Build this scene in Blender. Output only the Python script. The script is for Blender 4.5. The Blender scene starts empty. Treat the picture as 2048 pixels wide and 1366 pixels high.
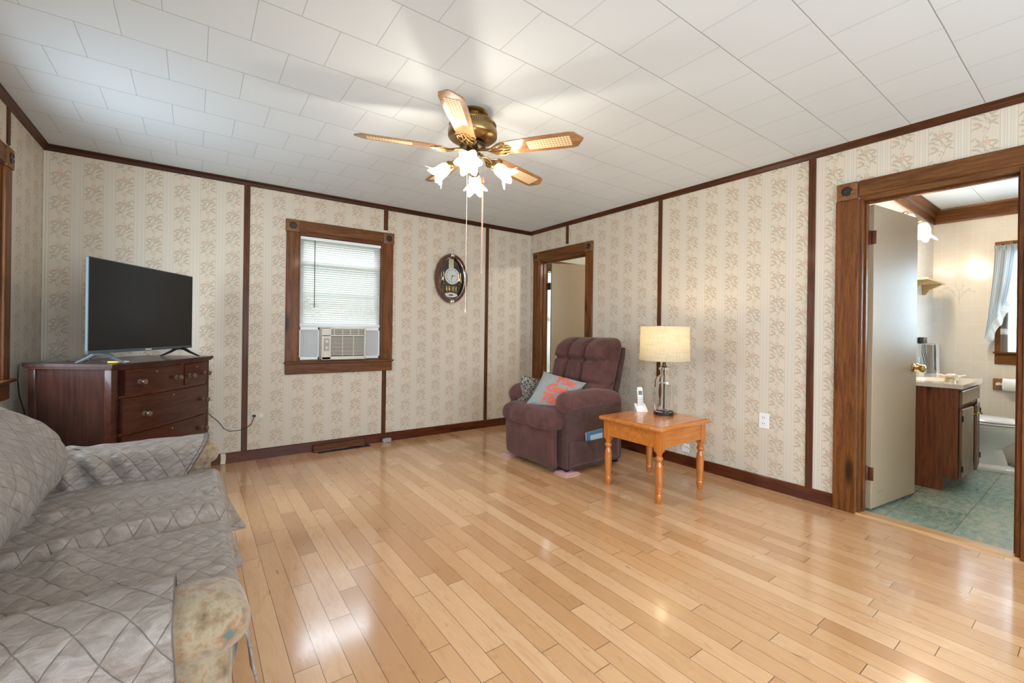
import bpy, bmesh, math, random
from mathutils import Vector, Matrix, noise
random.seed(7)
D = bpy.data; SC = bpy.context.scene; COL = SC.collection
PI = math.pi
# ------------------------------------------------------------------ camera
F_PX, YAW, CAM_Z, CY, ROLL = 876.6, 0.627, 1.153, 662.0, 0.0132
cd = D.cameras.new('camera'); cam = D.objects.new('camera', cd); COL.objects.link(cam)
cd.sensor_width = 36.0; cd.lens = F_PX / 2048 * 36.0; cd.clip_start = 0.02; cd.clip_end = 200
cd.shift_y = (683 - CY) / 2048 * -1.0
cam.matrix_world = Matrix.Translation((0, 0, CAM_Z)) @ Matrix.Rotation(-YAW, 4, 'Z') @ Matrix.Rotation(PI/2, 4, 'X') @ Matrix.Rotation(ROLL, 4, 'Z')
SC.camera = cam
# ------------------------------------------------------------------ sky, daylight, exposure
SC.view_settings.view_transform = 'Standard'; SC.view_settings.look = 'None'
SC.view_settings.gamma = 1.0; SC.view_settings.use_curve_mapping = False
SC.view_settings.exposure = 0.43
wd = D.worlds.new('sky'); SC.world = wd; wd.use_nodes = True
bg = wd.node_tree.nodes['Background']; bg.inputs[0].default_value = (0.80, 0.90, 1.0, 1); bg.inputs[1].default_value = 1.6
def area(name, loc, rot, sx, sy, power, color):
    l = D.lights.new(name, 'AREA'); l.shape = 'RECTANGLE'; l.size = sx; l.size_y = sy
    l.energy = power; l.color = color
    o = D.objects.new(name, l); o.location = loc; o.rotation_euler = rot; COL.objects.link(o); return o
DAY = (0.74, 0.87, 1.0)
# area lamps for daylight outside the windows; front and side ones are added fill
area('daylight_window_back', (1.16, 5.35, 2.75), (math.radians(-58), 0, 0), 1.3, 0.8, 70, DAY)
area('daylight_window_left', (-1.15, 3.1, 1.5), (0, -PI/2, 0), 1.2, 0.95, 38, DAY)
area('daylight_fill_front', (1.45, -2.45, 1.45), (PI/2, 0, 0), 3.2, 1.9, 150, DAY)
area('daylight_fill_side', (-1.15, -0.9, 1.5), (0, -PI/2, 0), 1.2, 1.5, 85, DAY)
area('daylight_bathroom', (6.4, 0.15, 1.5), (0, PI/2, 0), 1.0, 0.75, 80, DAY)
area('daylight_bedroom', (4.6, 4.75, 1.5), (-PI/2, 0, 0), 1.3, 1.3, 60, DAY)

# ------------------------------------------------------------------ node helper
class S:
    def __init__(s, k, sock): s.k = k; s.s = sock
    def _m(s, op, b=None, c=None):
        n = s.k.nodes.new('ShaderNodeMath'); n.operation = op
        for i, x in enumerate((s, b, c)):
            if x is None: continue
            if isinstance(x, S): s.k.links.new(x.s, n.inputs[i])
            else: n.inputs[i].default_value = x
        return S(s.k, n.outputs[0])
    def __add__(s, b): return s._m('ADD', b)
    __radd__ = __add__
    def __mul__(s, b): return s._m('MULTIPLY', b)
    __rmul__ = __mul__
    def __sub__(s, b): return s._m('SUBTRACT', b)
    def __rsub__(s, b): return (s * -1.0) + b
    def __truediv__(s, b): return s._m('DIVIDE', b)
    def fract(s): return s._m('FRACT')
    def floor(s): return s._m('FLOOR')
    def abs(s): return s._m('ABSOLUTE')
    def sin(s): return s._m('SINE')
    def lt(s, b): return s._m('LESS_THAN', b)
    def gt(s, b): return s._m('GREATER_THAN', b)
    def min(s, b): return s._m('MINIMUM', b)
    def max(s, b): return s._m('MAXIMUM', b)
    def pow(s, b): return s._m('POWER', b)
    def ramp(s, a, b, lo=0.0, hi=1.0):
        n = s.k.nodes.new('ShaderNodeMapRange'); n.interpolation_type = 'SMOOTHSTEP'
        s.k.links.new(s.s, n.inputs[0])
        for i, x in enumerate((a, b, lo, hi)): n.inputs[i+1].default_value = x
        return S(s.k, n.outputs[0])
class K:
    """a material with a Principled shader and short node builders"""
    def __init__(k, name, col=(0.5, 0.5, 0.5), rough=0.5, metal=0.0, spec=0.5, coat=0.0, sheen=0.0, trans=0.0, ior=1.45):
        k.m = D.materials.new(name); k.m.use_nodes = True; t = k.m.node_tree; k.nodes = t.nodes; k.links = t.links
        k.b = t.nodes['Principled BSDF']; i = k.b.inputs
        i['Base Color'].default_value = (*col, 1); i['Roughness'].default_value = rough; i['Metallic'].default_value = metal
        i['Specular IOR Level'].default_value = spec; i['Coat Weight'].default_value = coat; i['Sheen Weight'].default_value = sheen
        i['Transmission Weight'].default_value = trans; i['IOR'].default_value = ior
        i['Coat Roughness'].default_value = 0.12
        k.m.diffuse_color = (*col, 1)
    def pos(k, kind='Object'):
        n = k.nodes.new('ShaderNodeTexCoord'); return S(k, n.outputs[kind])
    def uv(k): return k.pos('UV')
    def sep(k, v):
        n = k.nodes.new('ShaderNodeSeparateXYZ'); k.links.new(v.s, n.inputs[0]); return [S(k, n.outputs[i]) for i in range(3)]
    def vec(k, x, y, z=0.0):
        n = k.nodes.new('ShaderNodeCombineXYZ')
        for i, a in enumerate((x, y, z)):
            if isinstance(a, S): k.links.new(a.s, n.inputs[i])
            else: n.inputs[i].default_value = a
        return S(k, n.outputs[0])
    def scale(k, v, s, loc=(0, 0, 0), rot=(0, 0, 0), typ='POINT'):
        n = k.nodes.new('ShaderNodeMapping'); n.vector_type = typ; k.links.new(v.s, n.inputs[0])
        n.inputs['Scale'].default_value = s; n.inputs['Location'].default_value = loc; n.inputs['Rotation'].default_value = rot
        return S(k, n.outputs[0])
    def length(k, v):
        n = k.nodes.new('ShaderNodeVectorMath'); n.operation = 'LENGTH'; k.links.new(v.s, n.inputs[0]); return S(k, n.outputs['Value'])
    def vadd(k, a, b):
        n = k.nodes.new('ShaderNodeVectorMath'); n.operation = 'ADD'; k.links.new(a.s, n.inputs[0]); k.links.new(b.s, n.inputs[1]); return S(k, n.outputs[0])
    def noise(k, v, scale, detail=3.0, rough=0.55, dist=0.0, color=False):
        n = k.nodes.new('ShaderNodeTexNoise'); k.links.new(v.s, n.inputs['Vector'])
        n.inputs['Scale'].default_value = scale; n.inputs['Detail'].default_value = detail
        n.inputs['Roughness'].default_value = rough; n.inputs['Distortion'].default_value = dist
        return S(k, n.outputs['Color' if color else 'Fac'])
    def white(k, v, color=False):
        n = k.nodes.new('ShaderNodeTexWhiteNoise'); n.noise_dimensions = '3D'; k.links.new(v.s, n.inputs['Vector']); return S(k, n.outputs['Color' if color else 'Value'])
    def voro(k, v, scale, feature='F1', out='Distance'):
        n = k.nodes.new('ShaderNodeTexVoronoi'); n.feature = feature; k.links.new(v.s, n.inputs['Vector']); n.inputs['Scale'].default_value = scale; return S(k, n.outputs[out])
    def cr(k, f, stops, interp='LINEAR'):
        n = k.nodes.new('ShaderNodeValToRGB'); k.links.new(f.s, n.inputs[0]); r = n.color_ramp; r.interpolation = interp
        while len(r.elements) > 1: r.elements.remove(r.elements[-1])
        r.elements[0].position = stops[0][0]; r.elements[0].color = (*stops[0][1], 1)
        for p, c in stops[1:]:
            e = r.elements.new(p); e.color = (*c, 1)
        return S(k, n.outputs[0])
    def mix(k, f, a, b, mode='MIX'):
        n = k.nodes.new('ShaderNodeMix'); n.data_type = 'RGBA'; n.blend_type = mode
        if isinstance(f, S): k.links.new(f.s, n.inputs[0])
        else: n.inputs[0].default_value = f
        for i, x in ((6, a), (7, b)):
            if isinstance(x, S): k.links.new(x.s, n.inputs[i])
            else: n.inputs[i].default_value = (*x, 1)
        return S(k, n.outputs[2])
    def bump(k, h, strength=0.3, dist=0.01):
        n = k.nodes.new('ShaderNodeBump'); k.links.new(h.s, n.inputs['Height']); n.inputs['Strength'].default_value = strength
        n.inputs['Distance'].default_value = dist; k.links.new(n.outputs[0], k.b.inputs['Normal']); return k
    def set(k, name, v): k.links.new(v.s, k.b.inputs[name]); return k
    def emit(k, col, st):
        k.b.inputs['Emission Color'].default_value = (*col, 1); k.b.inputs['Emission Strength'].default_value = st; return k

# ------------------------------------------------------------------ materials
def wood(name, dark, light, grain=(1, 1, 12), scale=6.0, rough=0.45, coat=0.05, knots=True, axis='z', bump=0.06):
    k = K(name, light, rough, coat=coat, spec=0.22)
    p = k.pos()
    s = {'z': (9, 9, 0.7), 'x': (0.7, 9, 9), 'y': (9, 0.7, 9)}[axis]
    q = k.scale(p, s)
    n1 = k.noise(q, scale * 0.5, 5, 0.6, 1.2)
    n2 = k.noise(k.scale(p, tuple(a * 4 for a in s)), scale, 3, 0.6)
    f = (n1 * 0.75 + n2 * 0.35).ramp(0.3, 0.78)
    c = k.mix(f, dark, light)
    if knots:
        ks = {'z': (6, 6, 1.6), 'x': (1.6, 6, 6), 'y': (6, 1.6, 6)}[axis]
        v = k.voro(k.scale(p, ks), 1.0)
        c = k.mix(v.ramp(0.05, 0.22, 0.85, 0.0), c, tuple(a * 0.22 for a in dark))
    k.set('Base Color', c); k.bump(n2, bump, 0.004)
    return k.m
M = {}
M['crown'] = wood('stained_crown_wood', (0.022, 0.005, 0.002), (0.070, 0.021, 0.007), axis='x', knots=False, rough=0.33)
M['base_x'] = wood('stained_baseboard_wood', (0.045, 0.008, 0.003), (0.125, 0.030, 0.008), axis='x', rough=0.35)
M['base_y'] = wood('stained_baseboard_wood_side', (0.045, 0.008, 0.003), (0.125, 0.030, 0.008), axis='y', rough=0.35)
M['case_z'] = wood('stained_pine_upright', (0.060, 0.016, 0.004), (0.215, 0.074, 0.016), axis='z')
M['case_x'] = wood('stained_pine_rail_x', (0.062, 0.019, 0.005), (0.20, 0.076, 0.020), axis='x')
M['case_y'] = wood('stained_pine_rail_y', (0.062, 0.019, 0.005), (0.20, 0.076, 0.020), axis='y')
M['strip'] = wood('stained_batten', (0.045, 0.012, 0.004), (0.125, 0.040, 0.012), axis='z', knots=False)
M['block'] = wood('corner_block_wood', (0.10, 0.036, 0.012), (0.27, 0.115, 0.042), axis='x', knots=False)
M['rosette'] = K('dark_rosette', (0.022, 0.012, 0.008), 0.22, coat=0.5).m
M['dresser'] = wood('mahogany_veneer', (0.030, 0.009, 0.006), (0.085, 0.026, 0.015), axis='x', knots=False, rough=0.36, coat=0.3)
M['dresser_side'] = wood('mahogany_veneer_side', (0.024, 0.009, 0.007), (0.060, 0.021, 0.014), axis='z', knots=False, rough=0.34, coat=0.35)
M['dresser_edge'] = wood('red_mahogany_edge', (0.07, 0.014, 0.006), (0.16, 0.035, 0.012), axis='z', knots=False, rough=0.3, coat=0.4)
M['knob'] = K('turned_knob_wood', (0.13, 0.075, 0.05), 0.22, coat=0.8).m
M['oak'] = wood('honey_oak', (0.40, 0.112, 0.017), (0.62, 0.220, 0.042), axis='x', knots=False, rough=0.22, coat=0.7, scale=8)
M['oak_z'] = wood('honey_oak_upright', (0.38, 0.095, 0.013), (0.58, 0.185, 0.030), axis='z', knots=False, rough=0.22, coat=0.7, scale=8)
M['brass'] = K('brass', (0.62, 0.42, 0.16), 0.24, 1.0).m
M['antique'] = K('antique_brass', (0.34, 0.225, 0.095), 0.28, 1.0).m
M['dark_brass'] = K('dark_bronze', (0.06, 0.045, 0.028), 0.35, 0.8).m
M['copper'] = K('brown_hinge', (0.13, 0.045, 0.022), 0.35, 0.6).m
M['black'] = K('black_plastic', (0.012, 0.012, 0.013), 0.35).m
M['white_plastic'] = K('white_plastic', (0.78, 0.78, 0.76), 0.35).m
M['chrome'] = K('chrome', (0.8, 0.8, 0.8), 0.12, 1.0).m
M['white_vinyl'] = K('white_window_vinyl', (0.82, 0.83, 0.82), 0.4).m
M['porcelain'] = K('porcelain', (0.80, 0.80, 0.79), 0.10, coat=0.6).m
M['glass'] = K('clear_glass', (1, 1, 1), 0.0, trans=1.0, ior=1.45).m
M['paper'] = K('white_paper', (0.80, 0.79, 0.76), 0.85).m

def pane_mat():
    k = K('window_glass', (1, 1, 1), 0.0)
    out = k.nodes['Material Output']; t = k.nodes.new('ShaderNodeBsdfTransparent'); t.inputs[0].default_value = (0.97, 0.98, 0.98, 1)
    g = k.nodes.new('ShaderNodeBsdfGlossy'); g.inputs['Roughness'].default_value = 0.02
    lw = k.nodes.new('ShaderNodeLayerWeight'); fr = S(k, lw.outputs['Facing']).pow(5.0) * 0.9 + 0.04
    mx = k.nodes.new('ShaderNodeMixShader'); k.links.new(fr.s, mx.inputs[0]); k.links.new(t.outputs[0], mx.inputs[1]); k.links.new(g.outputs[0], mx.inputs[2])
    k.links.new(mx.outputs[0], out.inputs[0]); return k.m
M['pane'] = pane_mat()

def translucent(name, col, tcol, fac=0.5, rough=0.7, emit=None, alpha=0.0):
    k = K(name, col, rough)
    out = k.nodes['Material Output']; t = k.nodes.new('ShaderNodeBsdfTranslucent'); t.inputs[0].default_value = (*tcol, 1)
    mx = k.nodes.new('ShaderNodeMixShader'); mx.inputs[0].default_value = fac
    k.links.new(k.b.outputs[0], mx.inputs[1]); k.links.new(t.outputs[0], mx.inputs[2]); last = mx
    if alpha:
        tr = k.nodes.new('ShaderNodeBsdfTransparent'); m2 = k.nodes.new('ShaderNodeMixShader'); m2.inputs[0].default_value = alpha
        k.links.new(mx.outputs[0], m2.inputs[1]); k.links.new(tr.outputs[0], m2.inputs[2]); last = m2
    k.links.new(last.outputs[0], out.inputs[0])
    if emit: k.emit(*emit)
    return k
WP = 0.1735
def wallpaper(name, axis):
    k = K(name, (0.6, 0.55, 0.45), 0.42, spec=0.35)
    p = k.pos(); x, y, z = k.sep(p); u = x if axis == 'x' else y
    a = (u + 0.437) / WP + 100.5
    col = a.floor(); fu = (a.fract() - 0.5) * WP
    b = (z - 2.215) / WP + col * 0.44 + 0.5
    fz = (b.fract() - 0.5) * WP
    wob = k.noise(p, 60, 2, 0.6, 0, True)
    wob = k.scale(wob, (0.010, 0.010, 0.0), (-0.005, -0.005, 0))
    q = k.vadd(k.vec(fu, fz), wob)
    row = b.floor()
    def blob(cx, cz, rx, rz, ang):
        m = k.scale(q, (rx, rz, 1.0), (cx, cz, 0), (0, 0, math.radians(ang)), 'TEXTURE'); return k.length(m)
    # leaves and stems of the climbing sprig (metres inside one repeat)
    L = [(-.030, .038, .012, .0045, 20), (-.038, .020, .011, .0040, -35), (-.024, .010, .012, .0035, 50), (-.036, -.008, .012, .0045, 10),
         (-.028, -.030, .013, .0050, -25), (-.040, -.045, .010, .0035, 40), (-.016, -.022, .016, .0022, 62), (.000, -.004, .022, .0020, 74),
         (.014, .018, .012, .0045, 25), (.030, .028, .012, .0050, -20), (.026, .050, .010, .0040, 55), (.038, .006, .011, .0045, 15),
         (.022, -.008, .014, .0025, 35), (.036, -.052, .013, .0040, -15), (.018, -.040, .010, .0045, 70), (-.006, .060, .004, .0040, 0),
         (.006, -.074, .0038, .0038, 0), (-.010, -.066, .0038, .0038, 0), (.000, -.056, .0038, .0038, 0), (.044, .064, .010, .0030, -50)]
    d = None
    for l in L:
        e = blob(*l); d = e if d is None else d.min(e)
    leaf = d.ramp(0.9, 1.9, 1.0, 0.0)
    sx, sz, s_ = k.sep(q)
    stem = ((sx + 0.004 - (sz * (2 * PI / WP)).sin() * 0.014).abs()).ramp(0.0012, 0.0030, 0.8, 0.0)
    leaf = leaf.max(stem)
    f1 = blob(-.004, .036, .0165, .0145, 0); f2 = blob(.034, -.026, .0125, .010, 20)
    ring = (f1 * 9.0).sin().ramp(-0.4, 0.6, 0.45, 1.0)
    flow = (f1.ramp(0.85, 1.15, 1.0, 0.0) * ring).max(f2.ramp(0.8, 1.2, 0.75, 0.0))
    inside = fu.abs().lt(0.054)
    s = [(0.0, (1, 1, 1))]
    fr = a.fract()   # 0 = middle of the stripe band
    edge = (fr - 0.5).abs()    # 0.5 at the band centre, 0 at the flowers
    base = (0.635, 0.540, 0.430); lt = (0.655, 0.578, 0.478); dk = (0.47, 0.395, 0.305)
    stripe = k.cr(edge * 2.0, [(0.0, base), (0.615, base), (0.63, dk), (0.645, dk), (0.66, lt), (0.715, lt), (0.73, base), (0.80, base), (0.82, (0.53, 0.475, 0.40)),
                               (0.86, lt), (0.90, lt), (0.92, (0.46, 0.41, 0.34)), (0.95, lt), (1.0, lt)])
    c = k.mix(leaf * inside * 0.62, stripe, (0.33, 0.285, 0.19))
    c = k.mix(flow * inside * 0.70, c, (0.54, 0.27, 0.16))
    fade = k.noise(k.scale(p, (0.6, 0.6, 0.6)), 2.0, 2)
    c = k.mix(fade.ramp(0.3, 0.75, 0.0, 0.16), c, base)
    k.set('Base Color', c)
    fine = k.noise(p, 900, 2)
    k.bump(fine, 0.05, 0.002)
    return k.m
M['wall_x'] = wallpaper('floral_stripe_wallpaper_back', 'x')
M['wall_y'] = wallpaper('floral_stripe_wallpaper_side', 'y')

def tile_ceiling(name, flip=False):
    k = K(name, (0.72, 0.74, 0.75), 0.6, spec=0.3)
    p = k.pos(); x, y, z = k.sep(p)
    T = 0.305
    wavy = k.noise(p, 3.0, 2) * 0.006
    b = (y - 0.43 + wavy) / T + 50.0; row = b.floor(); fb = (b.fract() - 0.5).abs()
    par = (row * 0.5).fract() * 1.0   # 0 or .5
    a = (x - 0.035) / T + par + 50.0; colu = a.floor(); fa = (a.fract() - 0.5).abs()
    l1 = fb.ramp(0.4925, 0.4965, 0.0, 1.0); l2 = fa.ramp(0.4935, 0.497, 0.0, 1.0)
    rnd = k.white(k.vec(colu, row, 3.0))
    c = k.mix(rnd * 0.5, (0.72, 0.765, 0.80), (0.68, 0.725, 0.765))
    c = k.mix(k.noise(p, 350, 2).ramp(0.35, 0.7, 0.0, 0.14), c, (0.58, 0.61, 0.635))
    c = k.mix(l2 * 0.6, c, (0.33, 0.32, 0.29)); c = k.mix(l1 * 0.8, c, (0.25, 0.24, 0.21))
    k.set('Base Color', c)
    h = (l1.max(l2) * -1.0) + rnd * 0.3
    k.bump(h, 0.4, 0.004)
    return k.m
M['ceiling'] = tile_ceiling('ceiling_tiles')

def maple_floor():
    k = K('maple_planks', (0.6, 0.4, 0.2), 0.3, coat=0.9)
    p = k.pos(); x, y, z = k.sep(p)
    W = 0.0825
    a = (x - 0.361) / W + 100.0; col = a.floor(); fa = (a.fract() - 0.5).abs()
    r1 = k.white(k.vec(col, 1.0, 5.0)); r2 = k.white(k.vec(col, 7.0, 2.0))
    Ln = r2 * 0.55 + 0.55
    b = (y + r1 * 7.0) / Ln + 20.0; idy = b.floor(); fb = ((b.fract() - 0.5).abs() - 0.5) * Ln  # metres to joint (negative)
    rc = k.white(k.vec(col, idy, 1.0)); rc2 = k.white(k.vec(col, idy, 9.0))
    g = fa.ramp(0.482, 0.492, 0.0, 1.0).max((fb * -1.0).ramp(0.0008, 0.0020, 1.0, 0.0))
    c = k.cr(rc, [(0.0, (0.51, 0.260, 0.112)), (0.25, (0.605, 0.330, 0.152)), (0.6, (0.66, 0.375, 0.185)), (1.0, (0.73, 0.445, 0.240))])
    off = k.vec(rc2 * 40.0, rc * 30.0)
    q = k.vadd(k.scale(p, (9.0, 1.3, 1.0)), off)
    g1 = k.noise(q, 3.0, 5, 0.6, 1.5)
    c = k.mix(g1.ramp(0.45, 0.80, 0.0, 0.42), c, (0.47, 0.235, 0.085))
    g2 = k.noise(k.vadd(k.scale(p, (60, 5.0, 1.0)), off), 2.0, 3, 0.6)
    c = k.mix(g2.ramp(0.35, 0.75, 0.0, 0.16), c, (0.42, 0.22, 0.09))
    q3 = k.vadd(k.scale(p, (16.0, 5.0, 1.0)), off)
    ms = k.noise(q3, 1.0, 3, 0.5, 1.0)
    c = k.mix(ms.ramp(0.70, 0.76, 0.0, 0.75), c, (0.29, 0.125, 0.045))
    c = k.mix(g * 0.88, c, (0.085, 0.035, 0.012))
    k.set('Base Color', c)
    k.b.inputs['Coat Roughness'].default_value = 0.13; k.b.inputs['Coat IOR'].default_value = 1.5
    ro = k.noise(k.scale(p, (6, 2, 1)), 2.0, 3).ramp(0.3, 0.7, 0.26, 0.38); k.set('Roughness', ro)
    tilt = (rc2 - 0.5) * (a.fract() - 0.5) * 1.6
    k.bump((g * -1.0) + tilt + g2 * 0.08, 0.30, 0.0022)
    return k.m
M['floor'] = maple_floor()

def green_tile():
    k = K('green_slate_tile', (0.2, 0.27, 0.22), 0.22, coat=0.3)
    p = k.pos(); x, y, z = k.sep(p); T = 0.305
    a = (x - 0.12) / T + 30; b = (y - 0.255) / T + 30
    g = (a.fract() - 0.5).abs().max((b.fract() - 0.5).abs()).ramp(0.490, 0.496)
    r = k.white(k.vec(a.floor(), b.floor()))
    n = k.noise(k.scale(p, (1, 2.5, 1)), 14, 6, 0.7, 0.6)
    c = k.cr(n + r * 0.12, [(0.3, (0.09, 0.16, 0.125)), (0.55, (0.24, 0.31, 0.24)), (0.8, (0.42, 0.44, 0.33))])
    c = k.mix(g * 0.8, c, (0.07, 0.085, 0.065)); k.set('Base Color', c); k.bump(n - g, 0.2, 0.003); return k.m
M['bath_floor'] = green_tile()
def wall_tile(name, axis):
    k = K(name, (0.7, 0.66, 0.6), 0.10, coat=0.4)
    p = k.pos(); x, y, z = k.sep(p); u = y if axis == 'y' else x
    a = (u - 0.09) / 0.105 + 20; b = (z - 0.03) / 0.178 + 20
    e1 = (a.fract() - 0.5).abs().ramp(0.480, 0.492); e2 = (b.fract() - 0.5).abs().ramp(0.488, 0.495)
    g = e1.max(e2)
    n = k.noise(p, 12, 4)
    c = k.mix(n, (0.78, 0.72, 0.63), (0.70, 0.64, 0.56))
    # reed sprays printed on some tiles
    ta = (u - 0.70) / 0.42 + 20; tb = (z - 1.98) / 0.89 + 20
    q = k.vec((ta.fract() - 0.5) * 0.42, (tb.fract() - 0.5) * 0.89)
    d = None
    for (cx, cz, rx, rz, an) in [(0, .02, .09, .003, 88), (-.03, .04, .07, .003, 125), (.035, .04, .075, .003, 60), (-.05, .07, .05, .004, 150), (.06, .08, .05, .004, 32),
                                 (.10, .10, .03, .006, -20), (-.09, .06, .03, .005, 20), (.02, .10, .05, .003, 78), (-.02, .10, .04, .004, 105), (.13, .07, .022, .005, 30)]:
        e = k.length(k.scale(q, (rx, rz, 1), (cx, cz, 0), (0, 0, math.radians(an)), 'TEXTURE')); d = e if d is None else d.min(e)
    c = k.mix(d.ramp(0.8, 1.2, 0.5, 0.0), c, (0.42, 0.38, 0.31))
    c = k.mix(g * 0.7, c, (0.86, 0.83, 0.76)); k.set('Base Color', c); k.bump(g * -1.0, 0.3, 0.002); return k.m
M['tile_y'] = wall_tile('printed_wall_tile_far', 'y'); M['tile_x'] = wall_tile('printed_wall_tile_left', 'x')
M['paint_room'] = K('pale_green_plaster', (0.36, 0.50, 0.46), 0.7).m
M['plain_wall'] = K('plain_wall', (0.62, 0.58, 0.50), 0.6).m
def door_paint(name, col):
    k = K(name, col, 0.42, coat=0.08); p = k.pos()
    n = k.noise(p, 40, 4); sc = k.noise(k.scale(p, (3, 3, 30)), 2.0, 4)
    x, y, z = k.sep(p)
    c = k.mix(n.ramp(0.3, 0.8, 0, 0.2), col, tuple(a * 0.8 for a in col))
    c = k.mix(sc.ramp(0.70, 0.78, 0.0, 0.6) * z.ramp(0.1, 0.35, 1.0, 0.0), c, (0.16, 0.10, 0.06))
    k.set('Base Color', c); k.bump(n, 0.06, 0.002); return k.m
M['door'] = door_paint('tan_painted_door', (0.37, 0.275, 0.180))
M['door_edge'] = door_paint('worn_door_edge', (0.33, 0.26, 0.18))

# ------------------------------------------------------------------ mesh builder
OFF = {}
def link(o, parent=None):
    COL.objects.link(o)
    if parent: o.parent = parent; OFF[o.name] = OFF.get(parent.name, Vector((0, 0, 0)))
    return o
def tag(o, label=None, cat=None, group=None, kind=None):
    if label: o['label'] = label
    if cat: o['category'] = cat
    if group: o['group'] = group
    if kind: o['kind'] = kind
    return o
def thing(name, label, cat, loc=(0, 0, 0), rotz=0.0, group=None, local=False, kind=None):
    o = D.objects.new(name, None); o.empty_display_size = 0.1; COL.objects.link(o); o.location = loc; o.rotation_euler = (0, 0, rotz)
    OFF[o.name] = Vector((0, 0, 0)) if local else Vector(loc)
    return tag(o, label, cat, group, kind)
class MB:
    def __init__(s): s.v = []; s.f = []; s.uv = {}
    def add(s, vs, fs, mat=None, uvs=None):
        b = len(s.v)
        for i, v in enumerate(vs):
            v = Vector(v); s.v.append(mat @ v if mat else v)
            if uvs: s.uv[b + i] = uvs[i]
        s.f += [tuple(b + i for i in f) for f in fs]; return s
    def bm(s, bm, mat=None):
        bm.verts.ensure_lookup_table(); s.add([v.co.copy() for v in bm.verts], [[v.index for v in f.verts] for f in bm.faces], mat); bm.free(); return s
    def box(s, c, d, bev=0.0, seg=2, mat=None):
        bm = bmesh.new(); bmesh.ops.create_cube(bm, size=1.0)
        for v in bm.verts: v.co = Vector((v.co.x * d[0], v.co.y * d[1], v.co.z * d[2]))
        if bev > 0: bmesh.ops.bevel(bm, geom=bm.edges[:], offset=min(bev, min(d) * 0.49), segments=seg, affect='EDGES', profile=0.5)
        for v in bm.verts: v.co += Vector(c)
        bm.verts.index_update(); return s.bm(bm, mat)
    def bx(s, a, b, bev=0.0, seg=2, mat=None):
        return s.box([(a[i] + b[i]) / 2 for i in range(3)], [abs(b[i] - a[i]) for i in range(3)], bev, seg, mat)
    def tube(s, pts, r, n=8, cap=True, mat=None):
        P = [Vector(p) for p in pts]; R = r if isinstance(r, (list, tuple)) else [r] * len(P)
        vs = []; fs = []; up = None
        for i, p in enumerate(P):
            t = (P[min(i + 1, len(P) - 1)] - P[max(i - 1, 0)]).normalized()
            if up is None: up = Vector((0, 0, 1)) if abs(t.z) < 0.9 else Vector((1, 0, 0))
            side = t.cross(up).normalized(); up = side.cross(t).normalized()
            for j in range(n):
                a = 2 * PI * j / n; vs.append(p + (side * math.cos(a) + up * math.sin(a)) * R[i])
        for i in range(len(P) - 1):
            for j in range(n):
                fs.append((i * n + j, i * n + (j + 1) % n, (i + 1) * n + (j + 1) % n, (i + 1) * n + j))
        if cap: fs.append(tuple(range(n))[::-1]); fs.append(tuple((len(P) - 1) * n + j for j in range(n)))
        return s.add(vs, fs, mat)
    def lathe(s, prof, n=32, mat=None, fn=None, cap=True):
        vs = []; fs = []
        for i, (r, z) in enumerate(prof):
            for j in range(n):
                a = 2 * PI * j / n; v = Vector((r * math.cos(a), r * math.sin(a), z)); vs.append(fn(v, a, i) if fn else v)
        for i in range(len(prof) - 1):
            for j in range(n):
                fs.append((i * n + j, i * n + (j + 1) % n, (i + 1) * n + (j + 1) % n, (i + 1) * n + j))
        if cap:
            if prof[0][0] > 1e-4: fs.append(tuple(range(n))[::-1])
            if prof[-1][0] > 1e-4: fs.append(tuple((len(prof) - 1) * n + j for j in range(n)))
        return s.add(vs, fs, mat)
    def prism(s, poly, z0, z1, mat=None):
        n = len(poly); vs = [(x, y, z0) for x, y in poly] + [(x, y, z1) for x, y in poly]
        fs = [tuple(range(n))[::-1], tuple(range(n, 2 * n))] + [(i, (i + 1) % n, n + (i + 1) % n, n + i) for i in range(n)]
        return s.add(vs, fs, mat)
    def grid(s, fn, nu, nv, cu=False, cv=False, mat=None, uvf=None):
        vs = []; fs = []; uvs = []
        for i in range(nu + (0 if cu else 1)):
            for j in range(nv + (0 if cv else 1)):
                vs.append(fn(i / nu, j / nv)); uvs.append(uvf(i / nu, j / nv) if uvf else (i / nu, j / nv))
        m = nv + (0 if cv else 1); q = nu + (0 if cu else 1)
        for i in range(nu):
            for j in range(nv):
                fs.append((i * m + j, ((i + 1) % q) * m + j, ((i + 1) % q) * m + (j + 1) % m, i * m + (j + 1) % m))
        return s.add(vs, fs, mat, uvs)
    def soft(s, c, d, r, n=10, fn=None, mat=None):
        """rounded box: every point pushed to the rounded hull, then fn(local unit coords, point)"""
        bm = bmesh.new(); bmesh.ops.create_cube(bm, size=1.0); bmesh.ops.subdivide_edges(bm, edges=bm.edges[:], cuts=n, use_grid_fill=True)
        h = Vector(d) / 2; r = min(r, min(h) * 0.98)
        for v in bm.verts:
            q = v.co.copy() * 2.0
            p = Vector((q.x * h.x, q.y * h.y, q.z * h.z)); inn = Vector([max(-(h[i] - r), min(h[i] - r, p[i])) for i in range(3)])
            dl = p - inn
            if dl.length > 1e-9: p = inn + dl.normalized() * r
            if fn: p = fn(q, p)
            v.co = p + Vector(c)
        bm.verts.index_update(); return s.bm(bm, mat)
    def extrude_profile(s, prof, a, b, axis, side):
        """prof = [(out, up)] run from a to b along axis 'x' or 'y'; side = base coordinate and its outward sign"""
        base, sg = side; vs = []; n = len(prof)
        for t in (a, b):
            for o, u in prof:
                vs.append((t, base + sg * o, u) if axis == 'x' else (base + sg * o, t, u))
        fs = [tuple(range(n)), tuple(range(n, 2 * n))] + [(i, (i + 1) % n, n + (i + 1) % n, n + i) for i in range(n)]
        return s.add(vs, fs)
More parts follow.
